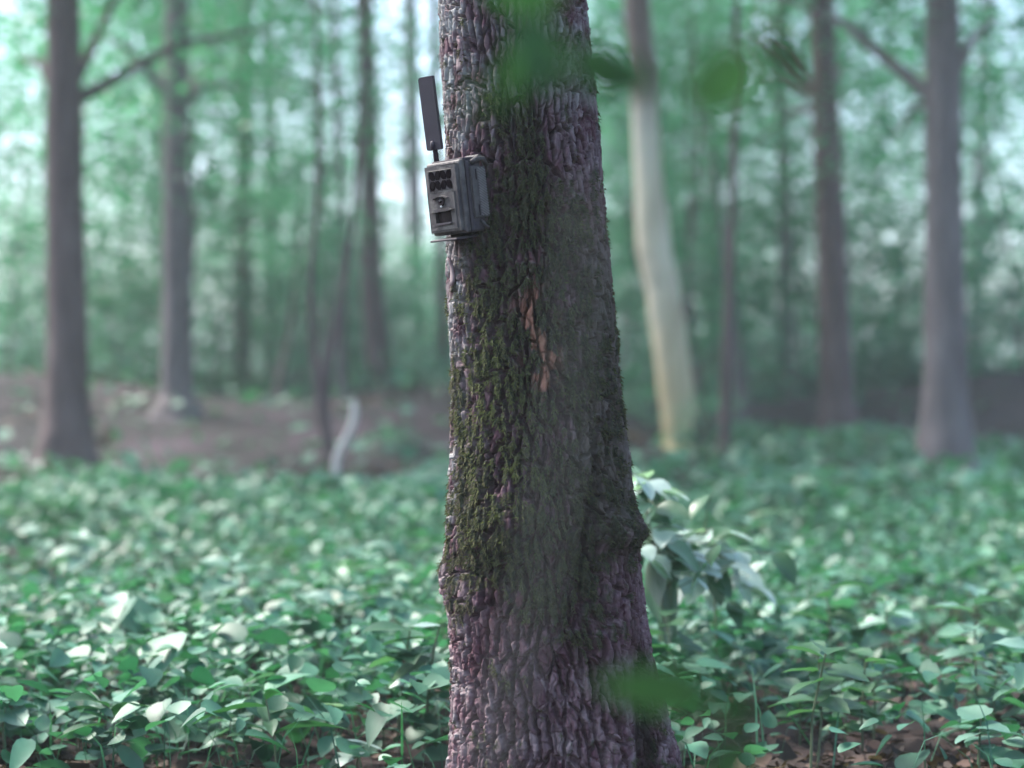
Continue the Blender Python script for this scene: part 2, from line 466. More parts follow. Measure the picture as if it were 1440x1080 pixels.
def build_moss():
    N = 230000
    th = RNG.uniform(-1.75, 1.75, N); z = RNG.uniform(0.03, 1.40, N)
    X, Y, Z, plate, moss, *_ = trunk_surface(th, z)
    keep = RNG.uniform(0, 1, N) < (moss ** 1.4) * 0.92
    th, X, Y, Z = th[keep], X[keep], Y[keep], Z[keep]
    n = len(th)
    nrm = np.stack([np.sin(th), -np.cos(th), np.zeros(n)], -1)
    tan = np.stack([np.cos(th), np.sin(th), np.zeros(n)], -1)
    base = np.stack([X, Y, Z], -1) - nrm * 0.001
    clump = fbm(th * 0.135 / 0.011, z[keep] / 0.016, 101, 2)
    L = RNG.uniform(0.003, 0.0085, n) * (0.6 + 0.9 * clump)
    ang = RNG.normal(0, 0.75, n)
    down = RNG.uniform(-0.2, 1.0, n)
    d = nrm * RNG.uniform(0.35, 1.0, n)[:, None] + tan * np.sin(ang)[:, None] * 0.8 + np.array([0, 0, -1.0]) * down[:, None]
    d /= np.linalg.norm(d, axis=1)[:, None]
    side = np.cross(d, nrm + 0.3 * tan); side /= np.linalg.norm(side, axis=1)[:, None] + 1e-9
    wd = RNG.uniform(0.0004, 0.0009, n)
    tip = base + d * L[:, None] + np.array([0, 0, -1.0]) * (L * 0.25)[:, None]
    mid = base + d * (L * 0.55)[:, None]
    V = np.stack([base - side * wd[:, None] * 0.6, base + side * wd[:, None] * 0.6, mid + side * wd[:, None], tip, mid - side * wd[:, None]], 1).reshape(-1, 3)
    k = np.arange(n) * 5
    F = np.concatenate([np.stack([k, k + 1, k + 2], -1), np.stack([k, k + 2, k + 4], -1), np.stack([k + 4, k + 2, k + 3], -1)])
    me = np_mesh('moss', V, F)
    # brown to green by clump; brighter green mid-left paints the light there
    pyv = 540 - (z[keep] - CAM_H) / PX
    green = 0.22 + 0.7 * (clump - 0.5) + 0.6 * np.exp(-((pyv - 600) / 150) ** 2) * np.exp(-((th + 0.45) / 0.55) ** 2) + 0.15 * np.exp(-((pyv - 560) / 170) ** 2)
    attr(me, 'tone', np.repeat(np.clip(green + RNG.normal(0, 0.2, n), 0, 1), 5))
    o = link('moss', me, big_tree, M['moss'])
    o['kind'] = 'stuff'


build_moss()


# a few curled flakes that stand off the bark
def flake_mesh(L, W, curl):
    V = []; F = []
    nx, nz = 4, 7
    for q in (0, 1):
        for i in range(nz):
            t = i / (nz - 1)
            for j in range(nx):
                s_ = j / (nx - 1) - 0.5
                wv = W * (0.65 + 0.35 * math.sin(math.pi * min(1, t * 1.15 + 0.05))) * (1 + 0.18 * math.sin(7 * t + 2 * s_))
                V.append((s_ * wv, -curl * (t - 0.35) ** 2 * L * 3 - 0.002 * math.cos(s_ * 3) + q * 0.0022, (t - 0.5) * L))
    n = nx * nz
    for i in range(nz - 1):
        for j in range(nx - 1):
            a = i * nx + j
            F.append((a, a + 1, a + nx + 1, a + nx)); F.append((n + a, n + a + nx, n + a + nx + 1, n + a + 1))
    ring = [j for j in range(nx)] + [i * nx + nx - 1 for i in range(1, nz)] + [(nz - 1) * nx + j for j in range(nx - 2, -1, -1)] + [i * nx for i in range(nz - 2, 0, -1)]
    for k in range(len(ring)):
        a, b = ring[k], ring[(k + 1) % len(ring)]
        F.append((a, a + n, b + n, b))
    me = np_mesh('bark_flake', V, F)
    for nm, v in (('plate', 0.7), ('moss', 0), ('algae', 0), ('lit_lichen', 0.3), ('rust', 0)):
        attr(me, nm, np.full(len(V), v))
    return me


for th0, py0, L, W, cu, tz in ((-1.15, 385, 0.045, 0.016, 0.16, 0.1), (-1.05, 480, 0.05, 0.015, 0.08, 0.05), (-0.85, 90, 0.05, 0.018, 0.08, 0.1), (0.75, 150, 0.035, 0.013, 0.1, 0.1)):
    x, y, z, *_ = trunk_surface(np.array([th0]), np.array([zpy(py0)]))
    o = link('bark_flake', flake_mesh(L, W, cu), big_tree, M['bark'], True)
    o.location = (x[0] + 0.001 * math.sin(th0), y[0] - 0.001 * math.cos(th0), z[0])
    o.rotation_euler = (0, tz, th0)


# ------------------------------------------------------------------ trail camera
def bm_obj(name, bm, parent, mat, smooth=False):
    me = bpy.data.meshes.new(name)
    bmesh.ops.recalc_face_normals(bm, faces=bm.faces)
    bm.to_mesh(me); bm.free()
    return link(name, me, parent, mat, smooth)


def box(bm, x0, x1, y0, y1, z0, z1, bev=0.0, seg=2, taper=None):
    vs = [bm.verts.new((x, y, z)) for z in (z0, z1) for y in (y0, y1) for x in (x0, x1)]
    if taper:
        for v in vs: v.co = taper(v.co)
    fs = [bm.faces.new([vs[i] for i in q]) for q in ((0, 1, 3, 2), (4, 6, 7, 5), (0, 4, 5, 1), (2, 3, 7, 6), (0, 2, 6, 4), (1, 5, 7, 3))]
    if bev:
        es = list({e for f in fs for e in f.edges})
        bmesh.ops.bevel(bm, geom=es, offset=bev, segments=seg, profile=0.5, affect='EDGES')


def prism(bm, pts, y0, y1):
    """extrude an xz outline between two depths"""
    a = [bm.verts.new((x, y0, z)) for x, z in pts]; b = [bm.verts.new((x, y1, z)) for x, z in pts]
    n = len(pts)
    bm.faces.new(a); bm.faces.new(b[::-1])
    for i in range(n): bm.faces.new((a[i], b[i], b[(i + 1) % n], a[(i + 1) % n]))


def tube(bm, pts, rad, seg=10, cap=True):
    """round bar along points"""
    rings = []
    pts = [Vector(p) for p in pts]
    for i, p in enumerate(pts):
        t = (pts[min(i + 1, len(pts) - 1)] - pts[max(i - 1, 0)]).normalized()
        up = Vector((0, 0, 1)) if abs(t.z) < 0.9 else Vector((0, 1, 0))
        u = t.cross(up).normalized(); v = u.cross(t)
        r = rad[i] if isinstance(rad, (list, tuple)) else rad
        rings.append([bm.verts.new(p + (u * math.cos(2 * math.pi * k / seg) + v * math.sin(2 * math.pi * k / seg)) * r) for k in range(seg)])
    for a, b in zip(rings, rings[1:]):
        for k in range(seg): bm.faces.new((a[k], a[(k + 1) % seg], b[(k + 1) % seg], b[k]))
    if cap:
        bm.faces.new(rings[0][::-1]); bm.faces.new(rings[-1])


def recess_plate(bm, xs, zs, depth, y_back):
    """front plate whose grid cells sit at different depths, closed at the sides"""
    nx, nz = len(xs) - 1, len(zs) - 1
    D = [[depth(0.5 * (xs[i] + xs[i + 1]), 0.5 * (zs[j] + zs[j + 1])) for j in range(nz)] for i in range(nx)]
    def quad(*p): bm.faces.new([bm.verts.new(q) for q in p])
    for i in range(nx):
        for j in range(nz):
            d = D[i][j]; x0, x1, z0, z1 = xs[i], xs[i + 1], zs[j], zs[j + 1]
            quad((x0, d, z0), (x1, d, z0), (x1, d, z1), (x0, d, z1))
            dn = D[i + 1][j] if i + 1 < nx else y_back
            if dn != d: quad((x1, d, z0), (x1, dn, z0), (x1, dn, z1), (x1, d, z1))
            if i == 0: quad((x0, d, z0), (x0, y_back, z0), (x0, y_back, z1), (x0, d, z1))
            dn = D[i][j + 1] if j + 1 < nz else y_back
            if dn != d: quad((x0, d, z1), (x0, dn, z1), (x1, dn, z1), (x1, d, z1))
            if j == 0: quad((x0, d, z0), (x0, y_back, z0), (x1, y_back, z0), (x1, d, z0))
    bmesh.ops.remove_doubles(bm, verts=bm.verts, dist=1e-6)


M['camo'] = noise_mat('muddy_camouflage_plastic', [(0.32, (0.026, 0.017, 0.021)), (0.44, (0.056, 0.042, 0.046)), (0.54, (0.080, 0.068, 0.068)), (0.66, (0.15, 0.135, 0.125))], 42, 0.55, 0.25, 300, (1, 1, 0.8), 0.4, 3)
M['camo_edge'] = noise_mat('worn_plastic_edge', [(0.3, (0.055, 0.040, 0.050)), (0.7, (0.095, 0.078, 0.088))], 60, 0.6, 0.2, 300)
M['gasket'] = noise_mat('dark_plastic', [(0.3, (0.022, 0.012, 0.018)), (0.7, (0.036, 0.022, 0.030))], 60, 0.7, spec=0.1)
M['led'] = noise_mat('black_filter_glass', [(0.3, (0.006, 0.003, 0.005)), (0.7, (0.010, 0.005, 0.008))], 30, 0.9, spec=0.0)
M['lens'] = noise_mat('lens_glass', [(0.3, (0.006, 0.004, 0.006)), (0.7, (0.01, 0.006, 0.01))], 30, 0.2, spec=0.25)
M['pir'] = noise_mat('fresnel_plastic', [(0.3, (0.016, 0.006, 0.009)), (0.7, (0.030, 0.013, 0.018))], 60, 0.5, spec=0.08)
M['latch'] = noise_mat('grey_grip_plastic', [(0.3, (0.075, 0.064, 0.064)), (0.7, (0.14, 0.125, 0.122))], 80, 0.6, 0.3, 300)
M['antenna'] = noise_mat('matte_antenna_plastic', [(0.3, (0.052, 0.036, 0.050)), (0.7, (0.072, 0.052, 0.068))], 25, 0.55, 0.15, 500, spec=0.4)
M['rib'] = noise_mat('pale_grip_rib', [(0.3, (0.22, 0.20, 0.20)), (0.7, (0.32, 0.30, 0.295))], 60, 0.7)
M['spot'] = noise_mat('white_glint', [(0.3, (0.75, 0.76, 0.78)), (0.7, (0.85, 0.86, 0.88))], 30, 0.15, spec=0.8)  # white standing in for the lens highlight

HW, HH, DF = 0.043, 0.0610, 0.048
CAMR = Euler((R(7.5), R(-1.0), R(-47)), 'XYZ')
cam_box = empty('trail_camera', (0, 0, 0))
tag(cam_box, 'camouflage trail camera with paddle antenna fixed to the mossy trunk', 'camera')
cam_box.rotation_mode = 'XYZ'
cam_box.rotation_euler = CAMR
cam_box.location = at(652, 277, 2.908)
cam_box.scale = (0.94, 0.94, 0.94)

bm = bmesh.new(); box(bm, -HW, HW, -0.026, 0.008, -HH, HH, 0.005, 3)
housing = bm_obj('housing', bm, cam_box, M['camo_edge'])
bm = bmesh.new(); box(bm, -HW + 0.0025, HW - 0.0025, -0.0285, -0.0255, -HH + 0.002, HH - 0.002)
bm_obj('gasket', bm, housing, M['gasket'])
bm = bmesh.new(); box(bm, -HW - 0.0008, HW + 0.0008, -0.0402, -0.0280, -HH - 0.0008, HH + 0.0008, 0.0045, 3)
door = bm_obj('door', bm, cam_box, M['camo'])
# front plate with three bays: light array, lens, motion sensor
ARX0, ARX1, ARZ0, ARZ1 = -0.0315, 0.0275, 0.0145, 0.0480
def fdepth(x, z):
    if ARX0 < x < ARX1 and ARZ0 < z < ARZ1: return -0.0448
    if -0.0215 < x < 0.0185 and -0.0400 < z < -0.0205: return -0.0405
    if -0.035 < x < 0.0315 and -0.052 < z < 0.0105: return -0.0490
    return -0.0470
bm = bmesh.new()
recess_plate(bm, [-0.0385, -0.035, ARX0, -0.0215, 0.0185, ARX1, 0.0315, 0.0385], [-0.0565, -0.052, -0.0400, -0.0205, 0.0105, ARZ0, ARZ1, 0.0555], fdepth, -0.0395)
bmesh.ops.bevel(bm, geom=[e for e in bm.edges if len(e.link_faces) == 2 and e.calc_face_angle(0) > 0.5], offset=0.0006, segments=1, affect='EDGES')
front = bm_obj('front_panel', bm, door, M['camo'])
# infrared array: dark cells in a zig-zag lattice
bm = bmesh.new(); box(bm, ARX0 + 0.0003, ARX1 - 0.0003, -0.0456, -0.0449, ARZ0 + 0.0003, ARZ1 - 0.0003)
arr = bm_obj('light_array', bm, cam_box, M['camo_edge'])
def hexa(cx, cz, w_, h_, sk):
    p = [(-0.5, -0.22), (-0.18, -0.5), (0.32, -0.5), (0.5, -0.1), (0.42, 0.3), (0.2, 0.5), (-0.3, 0.5), (-0.5, 0.2)]
    return [(cx + a * w_ + b * sk, cz + b * h_) for a, b in p]
for r_ in range(2):
    for c_ in range(4):
        bm = bmesh.new()
        cx = ARX0 + 0.0078 + c_ * 0.0144 + (0.0006 if r_ else -0.0002)
        cz = ARZ0 + 0.0086 + r_ * 0.0164
        prism(bm, hexa(cx, cz, 0.0132, 0.0150, (-1) ** (c_ + r_) * 0.0032), -0.0468, -0.0455)
        bm_obj('led_cell', bm, arr, M['led'])
# brow over the lens
def arch(cx, cz, w_, h_, t_, n=9):
    top = [(cx + w_ * (k / (n - 1) - 0.5), cz + h_ * (1 - (2 * k / (n - 1) - 1) ** 2)) for k in range(n)]
    return top + [(x, z - t_ * (0.6 + 0.4 * (1 - abs(2 * (n - 1 - k) / (n - 1) - 1)))) for k, (x, z) in enumerate(reversed(top))]
bm = bmesh.new(); prism(bm, arch(-0.0015, 0.0010, 0.036, 0.0050, 0.0026), -0.0545, -0.0485)
bm_obj('lens_brow', bm, cam_box, M['camo'])
bm = bmesh.new(); bmesh.ops.create_cone(bm, cap_ends=True, segments=28, radius1=0.0084, radius2=0.0074, depth=0.0035, matrix=Matrix.Translation((-0.0015, -0.0502, -0.0040)) @ Matrix.Rotation(R(90), 4, 'X'))
ring = bm_obj('lens_ring', bm, cam_box, M['gasket'])
bm = bmesh.new(); bmesh.ops.create_uvsphere(bm, u_segments=20, v_segments=12, radius=0.0044, matrix=Matrix.Translation((-0.0015, -0.0508, -0.0040)) @ Matrix.Diagonal((1, 0.45, 1, 1)))
bm_obj('lens', bm, ring, M['lens'], True)
bm = bmesh.new(); bmesh.ops.create_uvsphere(bm, u_segments=12, v_segments=8, radius=0.0024, matrix=Matrix.Translation((-0.0020, -0.0512, -0.0128)) @ Matrix.Diagonal((1.1, 0.5, 0.8, 1)))
bm_obj('lens_glint', bm, cam_box, M['spot'], True)  # bead added as a painted highlight below the lens
# motion sensor: hood, bowed window, lip
bm = bmesh.new(); prism(bm, [(-0.0300, -0.0215), (-0.0215, -0.0170), (0.0190, -0.0160), (0.0275, -0.0195), (0.0190, -0.0210), (-0.0215, -0.0222)], -0.0550, -0.0485)
hood = bm_obj('sensor_hood', bm, cam_box, M['camo'])
bm = bmesh.new()
for k in range(8):
    x0 = -0.0208 + k * 0.0048; x1 = x0 + 0.0046
    f = lambda x: -0.0412 - 0.0045 * (1 - ((x + 0.0015) / 0.021) ** 2)
    a = [bm.verts.new(p) for p in ((x0, f(x0), -0.0394), (x1, f(x1), -0.0394), (x1, f(x1), -0.0212), (x0, f(x0), -0.0212))]
    b = [bm.verts.new((v.co.x, -0.0406, v.co.z)) for v in a]
    bm.faces.new(a); bm.faces.new(b[::-1])
    for q in range(4): bm.faces.new((a[q], b[q], b[(q + 1) % 4], a[(q + 1) % 4]))
bm_obj('motion_sensor', bm, cam_box, M['pir'])
bm = bmesh.new(); prism(bm, [(-0.0215, -0.0405), (0.0190, -0.0400), (0.0215, -0.0420), (0.0150, -0.0440), (-0.0180, -0.0445), (-0.0240, -0.0425)], -0.0525, -0.0485)
bm_obj('sensor_lip', bm, cam_box, M['camo_edge'])
# top lip, hinge and lock loop
bm = bmesh.new(); box(bm, -HW + 0.004, HW - 0.002, -0.030, 0.004, HH - 0.001, HH + 0.0035, 0.0015, 2)
bm_obj('top_rib', bm, housing, M['camo_edge'])
bm = bmesh.new(); tube(bm, [(HW - 0.030, 0.006, HH + 0.001), (HW + 0.001, 0.006, HH + 0.001)], 0.0062, 14)
hinge = bm_obj('hinge_barrel', bm, cam_box, M['latch'], False)
bm = bmesh.new(); tube(bm, [(HW + 0.003, -0.016, HH - 0.006), (HW + 0.0062, -0.006, HH - 0.0005), (HW + 0.0062, 0.008, HH - 0.0010), (HW + 0.004, 0.016, HH - 0.012)], 0.0046, 10)
bm_obj('lock_loop', bm, cam_box, M['latch'], True)
# side latch: ribbed grip with two slots
bm = bmesh.new(); box(bm, HW, HW + 0.0062, -0.0205, 0.0105, -0.0375, 0.0475, 0.0012, 2)
latch = bm_obj('side_latch', bm, cam_box, M['latch'])
bm = bmesh.new()
for k in range(24):
    ya, yb, zlo, zhi = -0.0075, 0.0096, -0.0362, 0.0462
    sl = -0.62                                       # ribs slant down towards the back
    zc = -0.046 + k * 0.0046                         # height where the rib meets the front edge of the grip
    ts = [t for t in np.linspace(0, 1, 21) if zlo + 0.001 < zc + sl * t * (yb - ya) < zhi - 0.001]
    if len(ts) < 3: continue
    p0 = Vector((HW + 0.0060, ya + ts[0] * (yb - ya), zc + sl * ts[0] * (yb - ya))); p1 = Vector((HW + 0.0060, ya + ts[-1] * (yb - ya), zc + sl * ts[-1] * (yb - ya)))
    n_ = Vector((0, -sl, 1)).normalized() * 0.0011
    q = [p0 - n_, p1 - n_, p1 + n_, p0 + n_]
    a = [bm.verts.new(v) for v in q]; b = [bm.verts.new(v + Vector((0.0016, 0, 0))) for v in q]
    bm.faces.new(b); bm.faces.new(a[::-1])
    for t in range(4): bm.faces.new((a[t], a[(t + 1) % 4], b[(t + 1) % 4], b[t]))
bm_obj('grip_ribs', bm, latch, M['rib'])
for z0, z1 in ((0.0255, 0.0435), (-0.0345, -0.0165)):
    bm = bmesh.new(); box(bm, HW + 0.0055, HW + 0.0066, -0.0125, -0.0100, z0, z1)
    bm_obj('slot', bm, latch, M['gasket'])
bm = bmesh.new(); tube(bm, [(HW - 0.001, -0.004, -0.044), (HW + 0.006, -0.006, -0.046), (HW + 0.007, 0.000, -0.055), (HW + 0.002, 0.008, -0.056)], 0.0032, 8)
bm_obj('latch_hook', bm, cam_box, M['latch'], True)
# bottom hatch hanging open, mounting foot against the bark
bm = bmesh.new(); box(bm, -HW + 0.003, HW - 0.014, -0.052, 0.004, -HH - 0.0080, -HH - 0.0042, 0.0010, 1, lambda c: Vector((c.x, c.y, c.z + 0.05 * (c.y - 0.004))))
hatch = bm_obj('bottom_hatch', bm, cam_box, M['camo_edge'])
bm = bmesh.new(); box(bm, -HW + 0.012, HW - 0.020, -0.012, 0.000, -HH - 0.0060, -HH + 0.002, 0.001, 1)
bm_obj('hatch_hinge', bm, hatch, M['gasket'])
bm = bmesh.new(); box(bm, -0.034, 0.034, 0.006, 0.044, -0.050, 0.046, 0.006, 2, lambda c: Vector((c.x * (1 - 5 * max(0, c.y - 0.006)), c.y, c.z)))
bm_obj('mounting_bracket', bm, cam_box, M['gasket'])
# paddle antenna
ant = empty('antenna', (-0.0365, -0.020, HH))
ant.parent = cam_box
bm = bmesh.new(); tube(bm, [(0, 0, -0.001), (0, 0, 0.006), (0, 0, 0.030)], [0.0052, 0.0048, 0.0042], 16)
bm_obj('antenna_base', bm, ant, M['gasket'], False)
bm = bmesh.new(); tube(bm, [(0, -0.0062, 0.024), (0, -0.0062, 0.034), (0, -0.0062, 0.0375), (0, -0.0062, 0.0395)], [0.0040, 0.0040, 0.0034, 0.0016], 14)
bm_obj('antenna_knuckle', bm, ant, M['antenna'], True)
bm = bmesh.new()
out = []
PWL, PWR, PZ0, PZ1 = -0.0150, 0.0150, 0.0240, 0.1490
for cx, cz, a0, rr in ((PWR - 0.0012, PZ1 - 0.0012, 0, 0.0012), (PWL + 0.005, PZ1 - 0.005, 90, 0.005), (PWL + 0.004, PZ0 + 0.004, 180, 0.004), (PWR - 0.002, PZ0 + 0.002, 270, 0.002)):
    for k in range(5):
        a = R(a0 + 22.5 * k); out.append((cx + rr * math.cos(a), cz + rr * math.sin(a)))
prism(bm, out, -0.0035, 0.0040)
bmesh.ops.bevel(bm, geom=[e for e in bm.edges if abs(e.verts[0].co.y - e.verts[1].co.y) < 1e-6], offset=0.0008, segments=2, affect='EDGES')
pad = bm_obj('antenna_paddle', bm, ant, M['antenna'])
ant.rotation_euler = (0, R(-1.0), R(18))


# ------------------------------------------------------------------ leaves and plants
def leaf_mesh(name, L, W, fold=0.25, droop=0.3, shape='ovate', n=6, wave=0.0, teeth=0.0):
    """leaf blade along +Y from its stalk at the origin; two halves folded on the midrib"""
    V = []; F = []
    for i in range(n + 1):
        t = i / n
        if shape == 'ovate': wd = W * 0.5 * (math.sin(math.pi * min(1, t ** 0.75)) ** 0.8)
        elif shape == 'heart': wd = W * 0.5 * max(0.0, (1 - t ** 2.0)) ** 0.75 * (0.75 + 0.25 * min(1, t * 8))
        elif shape == 'lance': wd = W * 0.5 * math.sin(math.pi * t ** 0.85) ** 0.9
        else: wd = W * 0.5 * (math.sin(math.pi * min(1, t ** 0.8)) ** 0.6) * (0.72 + 0.28 * math.cos(t * math.pi * 5.0))
        wd = max(wd, 0.0004) * (1 + teeth * (1 if i % 2 else -1))
        y = L * (t - 0.12 * droop * t * t); z = -droop * L * t * t * 0.55
        up = fold * wd
        wz = wave * L * math.sin(t * 9.0)
        V += [(-wd, y, z + up + wz), (-wd * 0.5, y, z + up * 0.55 + wz * 0.3), (0, y, z), (wd * 0.5, y, z + up * 0.55 - wz * 0.3), (wd, y, z + up - wz)]
    for i in range(n):
        for j in range(4):
            a = i * 5 + j; F.append((a, a + 1, a + 6, a + 5))
    return np_mesh(name, V, F)


def rot_to(dirv, roll=0.0):
    """rotation that lays the leaf's +Y along dirv with its face up, then rolls it"""
    d = Vector(dirv).normalized()
    z = Vector((0, 0, 1)) - d * d.z
    if z.length < 1e-3: z = Vector((0, -1, 0))
    z.normalize(); x = d.cross(z)
    return (Matrix((x, d, z)).transposed().to_4x4() @ Matrix.Rotation(roll, 4, 'Y')).to_euler()


def stem_mesh(name, pts, r0, r1, seg=6):
    bm = bmesh.new()
    n = len(pts)
    tube(bm, pts, [r0 + (r1 - r0) * i / (n - 1) for i in range(n)], seg)
    me = bpy.data.meshes.new(name); bmesh.ops.recalc_face_normals(bm, faces=bm.faces); bm.to_mesh(me); bm.free()
    me.materials.clear()
    return me


LEAVES = {}
for nm, L, W, fo, dr, sh, wv, te, mt in (
        ('round', 0.050, 0.046, 0.15, 0.25, 'heart', 0.015, 0.05, 'herb_pale'),
        ('oval', 0.060, 0.036, 0.22, 0.35, 'ovate', 0.01, 0.04, 'herb_green'),
        ('toothed', 0.075, 0.040, 0.3, 0.45, 'ovate', 0.02, 0.12, 'herb_pale'),
        ('lance', 0.110, 0.034, 0.35, 0.5, 'lance', 0.01, 0.0, 'herb_dark'),
        ('lobed', 0.080, 0.075, 0.2, 0.3, 'lobed', 0.03, 0.0, 'herb_pale')):
    me = leaf_mesh('leaf', L, W, fo, dr, sh, 10 if sh == 'lobed' else 7, wv, te)
    me.materials.append(M[mt])
    me.polygons.foreach_set('use_smooth', np.ones(len(me.polygons), dtype=bool))
    LEAVES[nm] = me


def leaf_child(parent, me, p, dirv, roll=0.0, sc=1.0):
    o = link('leaf', me, parent)
    o.location = p; o.rotation_euler = rot_to(dirv, roll); o.scale = (sc, sc, sc)
    return o


HERB = {
    'round': ('herb', 'low herb with pale rounded leaves held flat in the undergrowth', 'low round-leaved herbs on the forest floor'),
    'oval': ('herb', 'small herb with mid-green oval leaves in the undergrowth', 'oval-leaved herbs on the forest floor'),
    'toothed': ('herb', 'leafy herb with pale toothed leaves in the undergrowth', 'tooth-leaved herbs on the forest floor'),
    'lance': ('herb', 'dark herb with long narrow drooping leaves in the undergrowth', 'narrow-leaved herbs on the forest floor'),
}
PROTO = {}


def herb_proto(kind, var):
    """parts of a herb: a stem and leaves set round it; returned as a list of (name, mesh, loc, rot, scale)"""
    rnd = random.Random(hash((kind, var)) % 1000 if False else {'round': 1, 'oval': 2, 'toothed': 3, 'lance': 4}[kind] * 10 + var)
    H = {'round': 0.09, 'oval': 0.13, 'toothed': 0.17, 'lance': 0.14}[kind] * rnd.uniform(0.75, 1.3)
    top = Vector((rnd.uniform(-.02, .02), rnd.uniform(-.02, .02), H))
    sm = stem_mesh('stem', [(0, 0, -0.02), top * 0.5 + Vector((rnd.uniform(-.008, .008), 0, 0)), top], 0.0022, 0.0012)
    sm.materials.append(M['stalk'])
    parts = [('stem', sm, (0, 0, 0), (0, 0, 0), 1)]
    n = {'round': 5, 'oval': 7, 'toothed': 8, 'lance': 7}[kind]
    for i in range(n):
        t = 0.45 + 0.55 * (i + 1) / n
        a = i * 2.4 + rnd.uniform(-.4, .4)
        up = rnd.uniform(-0.1, 0.45) if kind != 'lance' else rnd.uniform(0.0, 0.8)
        p = top * t
        parts.append(('leaf', LEAVES[kind], tuple(p), tuple(rot_to((math.cos(a), math.sin(a), up), rnd.uniform(-.35, .35))), rnd.uniform(0.65, 1.25)))
    return parts


def put_herb(kind, var, x, y, rz, sc):
    key = (kind, var)
    if key not in PROTO: PROTO[key] = herb_proto(kind, var)
    nm, label, grp = HERB[kind]
    r_ = empty(nm, (x, y, float(gz(x, y))), (0, 0, rz)); r_.scale = (sc, sc, sc)
    tag(r_, label, 'herb', grp)
    for n_, me, lo, ro, s_ in PROTO[key]:
        o = bpy.data.objects.new(n_, me); COL.objects.link(o); o.parent = r_
        o.location = lo; o.rotation_euler = ro; o.scale = (s_, s_, s_)


rh = random.Random(5)
cnt = 0
while cnt < 150:
    d = 3.15 + (rh.random() ** 1.3) * 4.2
    x = rh.uniform(-1, 1) * 0.30 * d
    if abs(x - 0.05) < 0.22 and d < 3.5: continue
    kind = rh.choices(['round', 'oval', 'toothed', 'lance'], [4, 3, 3, 1])[0]
    put_herb(kind, rh.randrange(3), x, d - DIST, rh.uniform(0, 6.28), rh.uniform(0.8, 1.45))
    cnt += 1


# the taller plants that stand out beside the trunk
def tall_plant(name, label, base, stem_pts, leaves, stem_r=0.0035, mat='stalk', cat='plant', big=1.0):
    """leaves: (attach, tip direction, length, width, shape, fold, droop, roll, material)"""
    root = empty(name, base)
    tag(root, label, cat)
    b = Vector(base)
    sm = stem_mesh('stem', [Vector(p) - b for p in stem_pts], stem_r, stem_r * 0.5, 8)
    link('stem', sm, root, M[mat], True)
    for att, dirv, L, W, sh, fo, dr, roll, mt in leaves:
        L, W = L * big, W * big
        me = leaf_mesh('leaf', L, W, fo, dr, sh, 12, 0.015, 0.05 if sh == 'ovate' else 0.0)
        me.polygons.foreach_set('use_smooth', np.ones(len(me.polygons), dtype=bool))
        me.materials.append(M[mt])
        o = link('leaf', me, root)
        o.location = Vector(att) - b; o.rotation_euler = rot_to(dirv, roll)
        # its stalk back to the nearest point of the stem
        q = min((Vector(p) - b for p in stem_pts), key=lambda p: (p - o.location).length)
        if (q - o.location).length > 0.006:
            link('leaf_stalk', stem_mesh('leaf_stalk', [q, (q + o.location) / 2 + Vector((0, 0, 0.004)), o.location], stem_r * 0.45, stem_r * 0.3, 5), root, M[mat])
    return root


